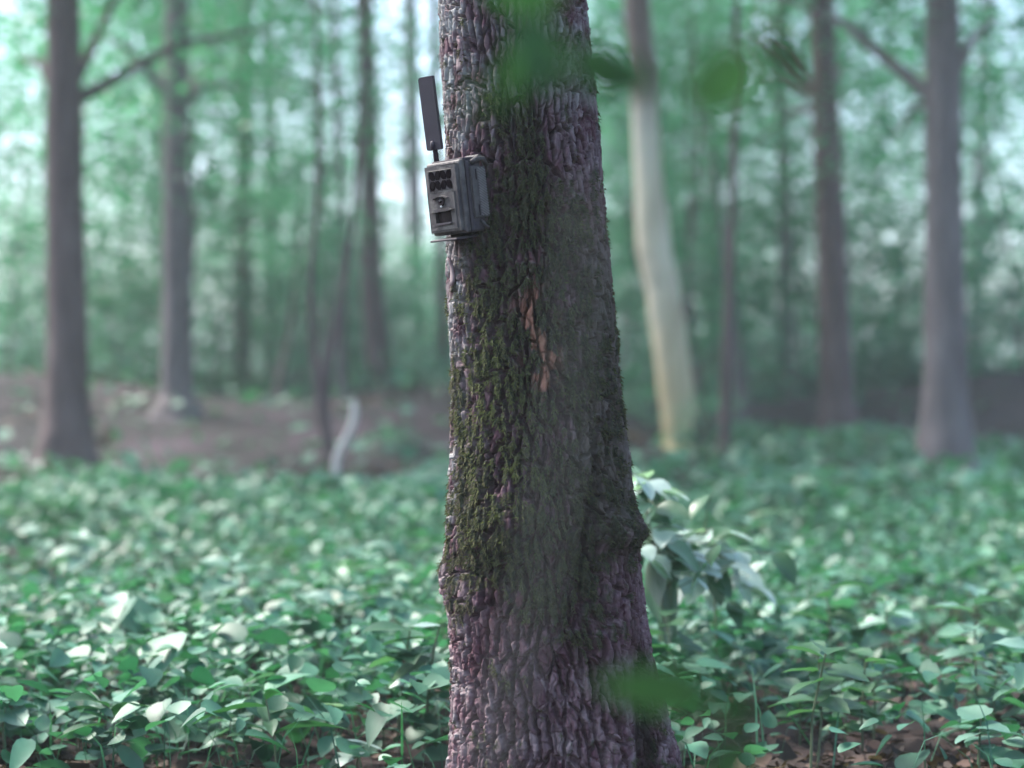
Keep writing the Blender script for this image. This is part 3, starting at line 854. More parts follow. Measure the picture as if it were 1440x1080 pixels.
dP = 3.75
gb = Vector((at(928, 0, dP).x, dP - DIST, 0.0)); gb.z = float(gz(gb.x, gb.y)) - 0.02
A_ = lambda px, py, dd=0.0: at(px, py, dP + dd)
st = [gb, A_(930, 930), A_(926, 840), A_(918, 760), A_(905, 700), A_(898, 668)]
lv = [
    (A_(899, 672), (-0.5, 0.2, 0.65), 0.046, 0.046, 'heart', 0.1, 0.1, 0.5, 'herb_white'),
    (A_(900, 676), (0.2, -0.6, 0.35), 0.050, 0.044, 'heart', 0.1, 0.2, 0.2, 'herb_white'),
    (A_(903, 690), (1.0, -0.1, 0.10), 0.080, 0.042, 'ovate', 0.2, 0.35, -0.3, 'herb_white'),
    (A_(902, 692), (-0.6, -0.7, 0.05), 0.06, 0.044, 'ovate', 0.15, 0.5, 0.2, 'herb_white'),
    (A_(905, 702), (-0.2, -1.0, -0.2), 0.055, 0.036, 'ovate', 0.15, 0.6, 0.1, 'herb_white'),
    (A_(905, 700), (0.6, 0.6, 0.1), 0.055, 0.030, 'ovate', 0.15, 0.4, 0.1, 'herb_green'),
    (A_(915, 745), (0.9, -0.4, 0.25), 0.070, 0.036, 'ovate', 0.2, 0.4, -0.2, 'herb_white'),
    (A_(915, 750), (0.4, -0.8, 0.1), 0.080, 0.050, 'ovate', 0.15, 0.6, 0.0, 'herb_white'),
    (A_(936, 752), (-0.75, -0.45, -0.15), 0.085, 0.070, 'lobed', 0.2, 0.55, 0.35, 'herb_green'),
    (A_(925, 770), (-0.1, -0.5, -0.9), 0.110, 0.045, 'lance', 0.2, 0.3, 0.5, 'wilted'),
    (A_(932, 790), (0.2, -0.4, -1.0), 0.120, 0.050, 'lance', 0.25, 0.3, -0.4, 'wilted'),
    (A_(918, 800), (0.05, -0.5, -1.0), 0.105, 0.036, 'lance', 0.5, 0.2, 0.9, 'herb_green'),
    (A_(945, 800), (-0.15, -0.3, -1.0), 0.140, 0.045, 'lance', 0.3, 0.2, 0.2, 'wilted'),
    (A_(912, 815), (0.4, -0.2, -1.0), 0.110, 0.034, 'lance', 0.6, 0.1, -0.6, 'wilted'),
    (A_(932, 850), (0.15, -0.3, -1.0), 0.090, 0.034, 'lance', 0.5, 0.1, 0.3, 'wilted'),
    (A_(935, 960), (0.8, -0.5, 0.25), 0.075, 0.030, 'ovate', 0.2, 0.6, 0.0, 'herb_white'),
    (A_(935, 962), (-0.8, -0.4, 0.15), 0.045, 0.026, 'ovate', 0.2, 0.6, 0.0, 'herb_white'),
]
rp = random.Random(77)
for k in range(62):
    top_ = k < 18
    cx_, cy_, sx_, sy_ = (908, 690, 22, 30) if top_ else (948, 778, 52, 42)
    lv.append((A_(cx_ + rp.gauss(0, sx_ * 0.6), cy_ + rp.gauss(0, sy_ * 0.55), rp.uniform(-0.12, 0.15)), (rp.uniform(-1, 1), rp.uniform(-0.9, -0.2), rp.uniform(-0.55, 0.1)),
               rp.uniform(0.044, 0.078), rp.uniform(0.030, 0.050), rp.choice(['ovate', 'ovate', 'heart']), 0.18, rp.uniform(0.3, 0.7), rp.uniform(-0.5, 0.5), rp.choice(['herb_white', 'herb_white', 'herb_green'])))
tall_plant('plant', 'tall plant with a pale leafy tip and limp wilted leaves beside the mossy trunk', gb, st, lv, big=1.2)

dP = 3.95
gb = Vector((at(1005, 0, dP).x, dP - DIST, 0.0)); gb.z = float(gz(gb.x, gb.y)) - 0.02
st = [gb, A_(1008, 900), A_(1004, 830), A_(998, 780), A_(990, 748)]
lv = [
    (A_(990, 750), (0.9, -0.3, 0.2), 0.080, 0.040, 'ovate', 0.2, 0.6, 0.0, 'herb_white'),
    (A_(990, 748), (-0.9, -0.5, 0.15), 0.060, 0.036, 'ovate', 0.2, 0.5, 0.1, 'herb_white'),
    (A_(992, 752), (-0.2, -0.9, 0.1), 0.070, 0.040, 'ovate', 0.2, 0.6, 0.3, 'herb_white'),
    (A_(996, 768), (0.8, -0.8, -0.1), 0.075, 0.045, 'ovate', 0.2, 0.6, 0.0, 'herb_white'),
    (A_(996, 775), (-0.7, -0.5, 0.1), 0.085, 0.045, 'lobed', 0.2, 0.6, -0.1, 'herb_white'),
    (A_(1004, 785), (0.1, -0.4, -1.0), 0.080, 0.036, 'lance', 0.2, 0.2, 0.6, 'wilted'),
    (A_(1012, 785), (0.15, -0.2, -1.0), 0.075, 0.034, 'lance', 0.2, 0.2, -0.7, 'herb_white'),
    (A_(1000, 790), (-0.5, -0.3, -0.6), 0.080, 0.040, 'ovate', 0.2, 0.3, 0.1, 'herb_green'),
    (A_(1006, 860), (0.7, -0.5, 0.3), 0.06, 0.035, 'ovate', 0.2, 0.6, 0.0, 'herb_green'),
    (A_(1006, 880), (-0.7, -0.5, 0.3), 0.06, 0.035, 'ovate', 0.2, 0.6, 0.0, 'herb_white'),
]
for k in range(40):
    lv.append((A_(1000 + rp.gauss(0, 32), 775 + rp.gauss(0, 28), rp.uniform(-0.12, 0.15)), (rp.uniform(-1, 1), rp.uniform(-0.9, -0.2), rp.uniform(-0.6, 0.1)),
               rp.uniform(0.035, 0.065), rp.uniform(0.024, 0.040), 'ovate', 0.18, rp.uniform(0.3, 0.7), rp.uniform(-0.5, 0.5), rp.choice(['herb_white', 'herb_white', 'herb_green'])))
tall_plant('plant', 'bushy plant with a spray of pale drooping leaves behind the one with limp wilted leaves', gb, st, lv, big=1.4)

dP = 3.42
gb = Vector((at(598, 0, dP).x, dP - DIST, 0.0)); gb.z = float(gz(gb.x, gb.y)) - 0.02
st = [gb, A_(600, 1010), A_(603, 960), A_(612, 905), A_(618, 882)]
lv = [
    (A_(620, 880), (-1.0, -0.15, 0.04), 0.062, 0.028, 'ovate', 0.2, 0.1, -0.15, 'herb_white'),
    (A_(612, 900), (-1.0, 0.3, 0.10), 0.110, 0.034, 'lance', 0.2, 0.4, 0.2, 'herb_dark'),
    (A_(605, 925), (-0.8, -0.2, -0.35), 0.085, 0.040, 'lance', 0.3, 0.2, 0.9, 'wilted'),
    (A_(603, 945), (-0.9, -0.35, -0.18), 0.085, 0.030, 'ovate', 0.15, 0.3, -0.4, 'herb_white'),
    (A_(604, 952), (-0.7, -0.3, -0.55), 0.090, 0.040, 'ovate', 0.3, 0.2, 0.8, 'herb_dark'),
    (A_(602, 985), (0.5, -0.5, 0.5), 0.070, 0.030, 'lance', 0.3, 0.4, 0.0, 'herb_dark'),
    (A_(600, 1000), (0.3, -0.6, -0.8), 0.075, 0.026, 'lance', 0.3, 0.2, 0.3, 'herb_dark'),
    (A_(600, 1005), (-0.5, -0.6, 0.2), 0.060, 0.028, 'ovate', 0.3, 0.5, 0.0, 'herb_green'),
    (A_(606, 985), (0.9, -0.3, 0.15), 0.050, 0.022, 'ovate', 0.2, 0.5, 0.0, 'herb_white'),
]
tall_plant('plant', 'dark-leaved plant with one bright flat top leaf against the trunk base', gb, st, lv)

dP = 3.30
gb = Vector((at(476, 0, dP).x, dP - DIST, 0.0)); gb.z = float(gz(gb.x, gb.y)) - 0.02
st = [gb, A_(474, 1050), A_(470, 1005), A_(468, 990)]
tall_plant('seedling', 'thin-stalked seedling carrying one broad pale leaf over the litter', gb, st, [
    (A_(481, 994), (-1.0, -0.25, 0.30), 0.040, 0.040, 'heart', 0.1, 0.2, 0.25, 'herb_white')], 0.002, cat='seedling')
gb = Vector((at(500, 0, 3.22).x, 0.22, 0.0)); gb.z = float(gz(gb.x, gb.y)) - 0.01
dP = 3.22
st = [gb, A_(503, 1068), A_(503, 1058)]
tall_plant('seedling', 'low seedling with a crumpled lobed pale leaf and a long strap leaf on the litter', gb, st, [
    (A_(504, 1058), (-0.45, -0.8, 0.02), 0.060, 0.062, 'lobed', 0.2, 0.5, 0.1, 'herb_white'),
    (A_(488, 1040), (1.0, -0.3, -0.10), 0.070, 0.014, 'lance', 0.2, 0.2, 0.0, 'herb_white'),
    (A_(502, 1060), (-0.9, 0.3, 0.1), 0.045, 0.030, 'ovate', 0.2, 0.5, 0.1, 'herb_white')], 0.002, cat='seedling')


# ------------------------------------------------------------------ ground cover that nobody could count
def leaf_cloud(name, P, size, flat, mat, parent=None, tone=None, aspect=0.62, rng=RNG, fine=False):
    """one folded blade per point: 6 vertices, 4 triangles"""
    n = len(P)
    az = rng.uniform(0, 2 * math.pi, n)
    tilt = rng.normal(0, 1, n) * (1 - flat) * 0.9
    d = np.stack([np.cos(az) * np.cos(tilt), np.sin(az) * np.cos(tilt), np.sin(tilt)], -1)
    roll = rng.normal(0, 1, n) * (1 - flat) * 0.9
    s0 = np.stack([-np.sin(az), np.cos(az), np.zeros(n)], -1)
    up = np.cross(d, s0)
    sd_ = s0 * np.cos(roll)[:, None] + up * np.sin(roll)[:, None]
    nn = np.cross(d, sd_)
    L = np.broadcast_to(size, (n,)) * np.exp(rng.normal(-0.08, 0.33, n))
    W = L * aspect * 0.5 * rng.uniform(0.55, 1.3, n)
    l_, w_ = L[:, None], W[:, None]
    if tone is None: tone = rng.uniform(0, 1, n)
    if fine:                                       # near leaves: curved outline, folded on the midrib, tip turned down
        rows = []
        heart = rng.uniform(0, 1, n)[:, None]
        curl = rng.uniform(0.05, 0.5, n)[:, None]; skew = rng.normal(0, 0.12, n)[:, None]
        for t, wv, wh in ((0.0, 0.06, 0.55), (0.12, 0.62, 0.95), (0.32, 1.0, 1.0), (0.55, 0.92, 0.82), (0.78, 0.55, 0.5), (0.92, 0.22, 0.22), (1.0, 0.02, 0.02)):
            ww = w_ * (wv * (1 - heart) + wh * heart)
            c = P + d * l_ * (t - 0.5) - np.array([0, 0, 1]) * l_ * curl * t * t * 0.5 + sd_ * l_ * skew * t * t
            rows += [c + sd_ * ww + nn * ww * 0.25, c, c - sd_ * ww + nn * ww * 0.25]
        V = np.stack(rows, 1).reshape(-1, 3)
        k = np.arange(n) * 21
        F = np.concatenate([np.stack([k + r * 3 + c, k + r * 3 + c + 1, k + r * 3 + c + 4, k + r * 3 + c + 3], -1) for r in range(6) for c in range(2)])
        me = np_mesh(name, V, F)
        attr(me, 'tone', np.repeat(tone, 21))
        return link(name, me, parent, mat, True)
    p0 = P - d * l_ * 0.5; p5 = P + d * l_ * 0.5 - np.array([0, 0, 1]) * l_ * 0.10
    m_ = P - nn * w_ * 0.25
    a1 = P - d * l_ * 0.12 + sd_ * w_; b1 = P - d * l_ * 0.12 - sd_ * w_
    a2 = P + d * l_ * 0.22 + sd_ * w_ * 0.75; b2 = P + d * l_ * 0.22 - sd_ * w_ * 0.75
    V = np.stack([p0, a1, a2, p5, b2, b1], 1).reshape(-1, 3)
    k = np.arange(n) * 6
    F = np.concatenate([np.stack([k, k + 1, k + 2, k + 3], -1), np.stack([k, k + 3, k + 4, k + 5], -1)])
    me = np_mesh(name, V, F)
    if tone is None: tone = rng.uniform(0, 1, n)
    attr(me, 'tone', np.repeat(tone, 6))
    o = link(name, me, parent, mat)
    return o


def floor_points(n, d0, d1, xf, power, hmax, seed, thin=None):
    rg = np.random.default_rng(seed)
    d = d0 + (d1 - d0) * rg.uniform(0, 1, n) ** power
    x = rg.uniform(-1, 1, n) * xf * d
    y = d - DIST
    keep = np.ones(n, bool)
    # leave the trunk, and the bare bank, free
    keep &= ((x - 0.07) ** 2 + y ** 2) > 0.25 ** 2
    st = 10.4 + 3.2 * sstep(0.2, 2.4, x) + 0.5 * np.sin(x * 1.3)
    keep &= rg.uniform(0, 1, n) > 0.93 * sstep(-0.4, 0.6, d - st) * (1 - sstep(5.0, 7.0, d - st))
    patch = fbm(x * 1.6, y * 1.6, seed, 3)
    keep &= rg.uniform(0, 1, n) < np.clip((patch - 0.30) * 3.2, 0.16, 1)
    if thin is not None: keep &= rg.uniform(0, 1, n) < thin(d)
    x, y, d, patch = x[keep], y[keep], d[keep], patch[keep]
    z = gz(x, y) + hmax * rg.uniform(0.05, 1, len(x)) * (0.4 + 1.1 * patch)
    return np.stack([x, y, z], -1), d, patch, rg


P, d, pt, rg = floor_points(42000, 3.05, 8.5, 0.40, 0.8, 0.17, 201, lambda d: 0.75 + 0.25 * sstep(3.3, 4.8, d))
tn = np.clip(rg.uniform(0, 1, len(P)) ** 2.2 + 0.4 * (pt - 0.4), 0, 1)
nr = d < 5.3
o = leaf_cloud('ground_cover', P[nr], 0.044, 0.60, M['herb'], None, tn[nr], 0.80, rg, True)
tag(o, 'dense low green leaves covering the soil close round the mossy trunk', 'ground cover', kind='stuff')
o = leaf_cloud('ground_cover', P[~nr], 0.042, 0.60, M['herb'], None, tn[~nr], 0.78, rg)
tag(o, 'blurred carpet of low green leaves between the near herbs and the bank', 'ground cover', kind='stuff')
P, d, pt, rg = floor_points(48000, 7.5, 24, 0.36, 1.1, 0.19, 203)
o = leaf_cloud('undergrowth', P, 0.085, 0.58, M['herb'], None, np.clip(rg.uniform(0, 1, len(P)) * 0.8 + 0.5 * (pt - 0.4), 0, 1), 0.7, rg)
tag(o, 'soft green undergrowth filling the clearing in front of the bank', 'undergrowth', kind='stuff')
P, d, pt, rg = floor_points(7000, 3.05, 9.0, 0.40, 0.9, 0.20, 211)
n = len(P)                                   # thin grass blades and stalks standing among the leaves
hgt = rg.uniform(0.06, 0.22, n); lean = rg.normal(0, 0.35, (n, 2)); az = rg.uniform(0, 6.28, n)
P[:, 2] = gz(P[:, 0], P[:, 1]) - 0.005
sd_ = np.stack([np.cos(az), np.sin(az), np.zeros(n)], -1) * rg.uniform(0.0008, 0.0022, n)[:, None]
mid = P + np.stack([lean[:, 0] * 0.4 * hgt, lean[:, 1] * 0.4 * hgt, hgt * 0.6], -1)
tip = P + np.stack([lean[:, 0] * 1.3 * hgt, lean[:, 1] * 1.3 * hgt, hgt * 0.95], -1)
V = np.stack([P - sd_, P + sd_, mid + sd_, mid - sd_, tip], 1).reshape(-1, 3); k = np.arange(n) * 5
me = np_mesh('grass', V, np.concatenate([np.stack([k, k + 1, k + 2], -1), np.stack([k, k + 2, k + 3], -1), np.stack([k + 3, k + 2, k + 4], -1)]))
attr(me, 'tone', np.repeat(rg.uniform(0, 1, n), 5))
o = link('grass', me, None, M['herb'])
tag(o, 'thin grass blades and bare stalks standing among the herbs', 'grass', kind='stuff')
P, d, pt, rg = floor_points(26000, 2.9, 7.0, 0.40, 1.5, 0.022, 207)
o = leaf_cloud('leaf_litter', P + np.array([0, 0, 0.003]), 0.034, 0.55, M['dead_leaf'], None, rg.uniform(0, 1, len(P)) ** 2.2, 0.6, rg)
tag(o, 'brown fallen leaves littering the bare soil', 'leaf litter', kind='stuff')
rg = np.random.default_rng(209)
x = rg.uniform(-6, 6, 5000); y = rg.uniform(7.0, 13.0, 5000)
P = np.stack([x, y, gz(x, y) + 0.012], -1)[fbm(x * 0.9, y * 0.9, 23, 3) > 0.52]
o = leaf_cloud('bank_litter', P, 0.09, 0.75, M['dead_leaf'], None, rg.uniform(0, 1, len(P)) ** 4, 0.65, rg)
tag(o, 'dry fallen leaves scattered over the bare earth bank', 'leaf litter', kind='stuff')

# twigs lying by the trunk
for i, (p, q, r_, lab) in enumerate((((975, 1012, 3.6), (1050, 985, 3.75), 0.004, 'thin dry twig lying on the litter under the wilted plant'),
                                     ((955, 1040, 3.35), (958, 1090, 3.25), 0.005, 'short pale stick standing in the soil at the trunk foot'),
                                     ((430, 1030, 3.6), (560, 1045, 3.4), 0.003, 'thin brown twig lying across the litter beside the seedlings'))):
    a, b = at(*p), at(*q)
    if i != 1:
        a.z = float(gz(a.x, a.y)) + 0.006; b.z = float(gz(b.x, b.y)) + 0.008
    else:
        b.z = min(b.z, float(gz(b.x, b.y)) - 0.01)
    mid = (a + b) / 2 + Vector((0, 0.01, 0.006))
    o = link('fallen_twig', stem_mesh('fallen_twig', [a, a.lerp(mid, 0.6) + Vector((0, 0.006, 0)), mid, mid.lerp(b, 0.5), b], r_, r_ * 0.5, 7), None, M['stalk'] if i == 1 else M['twig'], True)
    tag(o, lab, 'twig')


# ------------------------------------------------------------------ trees behind
def trunk_tube(pts, rads, seg=14, seed=0, rough=0.06):
    pts = [Vector(p) for p in pts]
    # resample smoothly
    n = 8 * (len(pts) - 1)
    tt = np.linspace(0, len(pts) - 1, n + 1)
    A = np.array([p[:] for p in pts]); idx = np.arange(len(pts))
    C = np.stack([np.interp(tt, idx, A[:, k]) for k in range(3)], -1)
    rr = np.interp(tt, idx, rads)
    for _ in range(4):
        C[1:-1] = 0.25 * C[:-2] + 0.5 * C[1:-1] + 0.25 * C[2:]
    th = np.linspace(0, 2 * math.pi, seg, endpoint=False)
    V = []
    for i in range(n + 1):
        t = C[min(i + 1, n)] - C[max(i - 1, 0)]; t /= np.linalg.norm(t)
        u = np.cross(t, [0, 1, 0.01]); u /= np.linalg.norm(u); v = np.cross(u, t)
        k = rr[i] * (1 + rough * 2 * (fbm(np.cos(th) * 1.5 + seed, np.sin(th) * 1.5 + i * 0.35, seed, 2) - 0.5))
        V.append(C[i] + np.outer(np.cos(th) * k, u) + np.outer(np.sin(th) * k, v))
    V = np.concatenate(V)
    i, j = np.meshgrid(np.arange(n), np.arange(seg), indexing='ij')
    a = (i * seg + j).ravel(); b = (i * seg + (j + 1) % seg).ravel()
    return np_mesh('trunk', V, np.stack([a, b, b + seg, a + seg], -1))


def crown_points(n_cl, per, c, rad, seed, spread=0.35, flat=0.45):
    rg = np.random.default_rng(seed)
    u = rg.normal(0, 1, (n_cl, 3)); u /= np.linalg.norm(u, axis=1)[:, None]
    cc = u * (rg.uniform(0.15, 1, n_cl) ** 0.5)[:, None] * np.array(rad) + np.array(c)
    P = (cc[:, None, :] + rg.normal(0, 1, (n_cl, per, 3)) * np.array([spread, spread, spread * flat])).reshape(-1, 3)
    tone = np.repeat(rg.uniform(0, 1, n_cl), per) * 0.7 + rg.uniform(0, 0.3, n_cl * per)
    return P, tone, rg, cc


CROWNS = {}


def crown_mesh(key, n_cl, per, rad, seed, spread, size):
    """shared leaf masses about the origin"""
    if key not in CROWNS:
        P, tone, rg, cc = crown_points(n_cl, per, (0, 0, 0), rad, seed, spread)
        o = leaf_cloud('crown', P, size, 0.6, M['canopy'], None, tone, 0.6, rg)
        me = o.data
        bpy.data.objects.remove(o)
        CROWNS[key] = (me, cc)
    return CROWNS[key]


crown_mesh('low', 55, 62, (1.5, 1.5, 1.3), 301, 0.26, 0.085)
crown_mesh('mid', 75, 60, (1.9, 1.9, 2.1), 302, 0.34, 0.095)
crown_mesh('tall', 90, 60, (2.6, 2.6, 3.0), 303, 0.42, 0.11)
crown_mesh('airy', 34, 46, (1.7, 1.7, 1.5), 304, 0.30, 0.085)


def tree(label, pts, rads, mat, crown=None, group=None, cat='tree', name='tree', seed=0):
    """pts from the foot up; crown: list of (key, centre, scale, spin)"""
    base = Vector(pts[0])
    root = empty(name, base)
    tag(root, label, cat, group)
    loc = [Vector(p) - base for p in pts]
    fl = loc[0].lerp(loc[1], min(0.9, 0.22 / max(0.05, (loc[1] - loc[0]).length)))
    loc2 = [loc[0], fl] + loc[1:]; rads2 = [rads[0] * 1.55, rads[0] * 1.08] + list(rads[1:])      # root flare
    link('trunk', trunk_tube(loc2, rads2, 16, seed, 0.10), root, M[mat], True)
    rnd = random.Random(seed)
    for key, c, sc, spin in crown or ():
        me, cc = CROWNS[key]
        o = link('crown', me, root)
        o.location = Vector(c) - base; o.scale = (sc, sc, sc); o.rotation_euler = (0, 0, spin)
        o['kind'] = 'stuff'
        # limbs that carry this leaf mass
        j = min(range(len(loc)), key=lambda k: (loc[k] - o.location).length + 0.6 * max(0, loc[k].z - o.location.z))
        for q in rnd.sample(range(len(cc)), 4):
            e = o.location + Matrix.Rotation(spin, 3, 'Z') @ Vector(cc[q]) * sc
            m_ = loc[j].lerp(e, 0.5) + Vector((0, 0, 0.12))
            link('branch', stem_mesh('branch', [loc[j], m_, e], rads[j] * 0.4, rads[j] * 0.12, 6), root, M[mat])
    return root


def foot(px, d, sink=0.05):
    p = at(px, 540, d); p.z = float(gz(p.x, p.y)) - sink
    return p


def wpx(px, d): return px * PX * d / DIST * 0.5


# pale leaning tree
d = 12.7
pts = [foot(962, d), at(959, 620, d), at(952, 560, d), at(942, 480, d), at(932, 410, d), at(919, 350, d), at(910, 230, d), at(905, 130, d), at(897, 20, d), at(885, -150, d), at(870, -500, d), at(880, -900, d)]
rads = [wpx(k * 0.86, d) for k in (64, 60, 58, 57, 55, 58, 45, 44, 45, 42, 34, 22)]
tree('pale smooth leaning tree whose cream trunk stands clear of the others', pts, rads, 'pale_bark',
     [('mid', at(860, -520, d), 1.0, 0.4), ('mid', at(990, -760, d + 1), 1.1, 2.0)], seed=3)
# brown tree on the bank
d = 17.0
pts = [foot(548, d), at(541, 545, d), at(530, 480, d), at(522, 400, d), at(521, 300, d), at(518, 150, d), at(513, 0, d), at(508, -200, d), at(500, -600, d)]
tree('straight brown tree standing on top of the earth bank', pts, [wpx(k, d) for k in (46, 40, 34, 31, 29, 27, 26, 22, 12)], 'brown_bark',
     [('mid', at(450, -330, d), 1.1, 0.2), ('low', at(590, -260, d + .5), 1.0, 1.2)], seed=5)
d = 21.0
pts = [foot(628, d), at(625, 500, d), at(621, 400, d), at(618, 250, d), at(612, 100, d), at(608, -100, d), at(600, -500, d)]
tree('slim brown tree behind the bank, half hidden by the mossy trunk', pts, [wpx(k, d) for k in (20, 17, 16, 15, 14, 12, 7)], 'brown_bark', [('low', at(640, -300, d), 1.1, 2.2)], seed=6)
d = 15.5
pts = [foot(482, d), at(480, 420, d), at(482, 300, d), at(474, 180, d), at(470, 20, d), at(465, -200, d)]
tree('thin greenish pole of a tree on the bank', pts, [wpx(k, d) for k in (14, 12, 11, 10, 9, 6)], 'grey_bark', [('airy', at(440, 80, d), 0.8, 1.0)], seed=8)
# forked sapling in front of the bank
d = 10.4
f0 = foot(470, d)
root = empty('sapling', f0)
tag(root, 'forked bare-stemmed sapling in front of the earth bank', 'sapling')
for pl, rd in (([f0, at(466, 640, d), at(456, 580, d), at(460, 520, d), at(474, 440, d), at(489, 370, d), at(498, 300, d), at(505, 200, d), at(510, 60, d), at(515, -120, d)], (16, 15, 13, 12, 10, 9, 8, 7, 6, 4)),
               ([f0, at(463, 640, d), at(450, 570, d), at(441, 490, d), at(437, 400, d), at(444, 300, d), at(450, 150, d), at(440, -60, d)], (15, 14, 13, 12, 10, 9, 7, 5))):
    link('stem', trunk_tube([p - f0 for p in pl], [wpx(k, d) for k in rd], 10, 4), root, M['brown_bark'], True)
o = link('crown', CROWNS['airy'][0], root); o.location = at(470, -60, d) - f0; o.scale = (0.55,) * 3; o['kind'] = 'stuff'
d = 9.7
f1 = foot(473, d, 0.03)
pl = [f1, at(472, 645, d), at(482, 625, d), at(494, 603, d), at(499, 585, d), at(498, 563, d)]
o = link('bare_stick', trunk_tube([p - f1 for p in pl], [wpx(k, d) for k in (11, 11, 10, 11, 11, 8)], 10, 2), None, M['bleached'], True)
o.location = f1
tag(o, 'bleached crooked stick rising at the foot of the forked sapling', 'stick')
# dark stump-like trunk at the edge of the path
d = 11.5
pts = [foot(1022, d), at(1020, 620, d), at(1022, 480, d), at(1030, 300, d), at(1034, 100, d), at(1040, -200, d), at(1046, -600, d)]
tree('slim grey-brown tree rising from the undergrowth past the pale tree', pts, [wpx(k, d) for k in (20, 17, 14, 12, 11, 9, 5)], 'brown_bark', [('low', at(1090, -260, d), 0.9, 0.2)], seed=12)

# the wood on either side of the view
side = [(250, 13.5, 44, 'grey_bark', 'grey tree growing on the bank slope beyond the forked sapling'), (95, 11.0, 58, 'brown_bark', 'stout brown tree at the foot of the bank away from the path'),
        (340, 20.0, 26, 'brown_bark', 'slender brown tree between the grey tree and the straight brown tree'), (1180, 14.0, 46, 'brown_bark', 'thick brown tree rooted in the undergrowth past the pale tree'),
        (1330, 10.5, 60, 'grey_bark', 'broad grey tree at the far side of the clearing'), (1110, 19.0, 24, 'grey_bark', 'slender grey tree behind the pale tree')]
for i, (px, d, wd, mt, lab) in enumerate(side):
    rr = random.Random(40 + i); s_ = rr.uniform(-30, 30)
    pts = [foot(px, d), at(px + s_ * 0.1, 560, d), at(px + s_ * 0.3, 400, d), at(px + s_ * 0.7, 150, d), at(px + s_, -100, d), at(px + s_ * 1.3, -600, d)]
    tree(lab, pts, [wpx(wd * k, d) for k in (1.3, 1.05, 0.95, 0.85, 0.75, 0.4)], mt,
         [('mid', at(px + rr.uniform(-120, 120), -420, d), 1.0, rr.uniform(0, 6)), ('airy', at(px + rr.uniform(-100, 100), 60, d + 1), 0.7, rr.uniform(0, 6))], seed=50 + i)

# young beeches: layered leaf masses that fill the middle distance
YB = [(470, 500, 20.0, 'low', 0.7), (560, 470, 22.0, 'low', 0.75), (640, 500, 24.0, 'low', 0.8), (900, 500, 19.0, 'low', 0.7), (985, 330, 22.0, 'low', 0.9), (1010, 540, 18.0, 'low', 0.6), (920, 120, 21.0, 'low', 0.8), (440, 420, 18.0, 'low', 0.6), (200, 480, 21.0, 'low', 0.9), (330, 500, 19.0, 'low', 0.7), (60, 500, 20.0, 'low', 0.9), (1130, 500, 20.0, 'low', 0.9), (1270, 500, 21.0, 'low', 0.9), (1400, 490, 19.0, 'low', 0.9),
      (565, 90, 30.0, 'airy', 0.95), (560, 640, 11.6, 'low', 0.16), (600, 540, 16.5, 'low', 0.30), (435, 540, 17.0, 'low', 0.30), (1000, 600, 12.0, 'low', 0.2), (890, 590, 13.5, 'low', 0.22), (425, 330, 14.5, 'low', 0.42), (440, 170, 15.5, 'airy', 0.42), (500, 440, 19.0, 'low', 0.40), (985, 200, 14.0, 'airy', 0.50), (885, 330, 15.0, 'low', 0.42), (1005, 420, 14.5, 'low', 0.45), (965, 50, 15.0, 'low', 0.42), (880, 470, 15.5, 'low', 0.36),
      (290, 110, 18.0, 'mid', 0.95), (400, 330, 21.0, 'low', 0.9), (440, 300, 26.0, 'low', 0.9), (590, 430, 27.0, 'low', 0.9), (330, 20, 23.0, 'mid', 1.1), (470, 440, 23.0, 'low', 0.8),
      (985, 60, 17.0, 'mid', 0.9), (900, 230, 22.0, 'low', 1.2), (1010, 300, 19.0, 'low', 1.1), (960, 420, 24.0, 'low', 1.2), (870, 60, 26.0, 'mid', 1.1), (1005, 480, 16.5, 'airy', 0.9), (880, 420, 20.0, 'low', 0.9),
      (300, 200, 19.0, 'mid', 1.1), (180, 120, 22.0, 'mid', 1.2), (60, 250, 18.0, 'mid', 1.0), (330, 400, 24.0, 'low', 1.2), (120, 430, 20.0, 'low', 1.2), (1120, 180, 20.0, 'mid', 1.1), (1260, 120, 22.0, 'mid', 1.2), (1390, 260, 18.0, 'mid', 1.0), (1180, 420, 23.0, 'low', 1.2), (1340, 440, 20.0, 'low', 1.2),
      (850, 150, 25.0, 'mid', 1.1), (740, 400, 22.0, 'low', 1.0), (660, 420, 30.0, 'low', 1.0)]
BEECH = {
    'shrub': ('low leafy shrub growing along the foot or top of the earth bank', 'shrubs along the earth bank'),
    'small': ('small beech sapling with a single loose tuft of leaves in front of the tall trunks', 'small beech saplings before the tall trunks'),
    'low': ('young beech with a compact rounded mass of foliage beyond the bank', 'compact young beeches beyond the bank'),
    'mid': ('taller young beech with deep layered foliage reaching above the trunks', 'taller young beeches beyond the bank'),
    'airy': ('sparse young beech whose thin foliage lets the sky through', 'sparse young beeches beyond the bank'),
}
for i, (px, py, d, key, sc) in enumerate(YB):
    rr = random.Random(80 + i)
    c = at(px, py, d)
    f = foot(px + rr.uniform(-60, 60), d)
    r0 = rr.uniform(0.018, 0.034)
    top = Vector((c.x, c.y, c.z + 1.0 * sc))
    pts = [f, f.lerp(top, 0.35) + Vector((rr.uniform(-.1, .1), 0, 0)), f.lerp(top, 0.7) + Vector((rr.uniform(-.1, .1), 0, 0)), top]
    kind = 'shrub' if sc < 0.34 else ('small' if sc < 0.55 else key)
    lab, grp = BEECH[kind]
    tree(lab, pts, [r0, r0 * 0.85, r0 * 0.6, r0 * 0.25], 'grey_bark' if i % 2 else 'brown_bark', [(key, c, sc, rr.uniform(0, 6.28))], group=grp,
         name='shrub' if kind == 'shrub' else 'beech_sapling', cat='shrub' if kind == 'shrub' else 'tree', seed=90 + i)

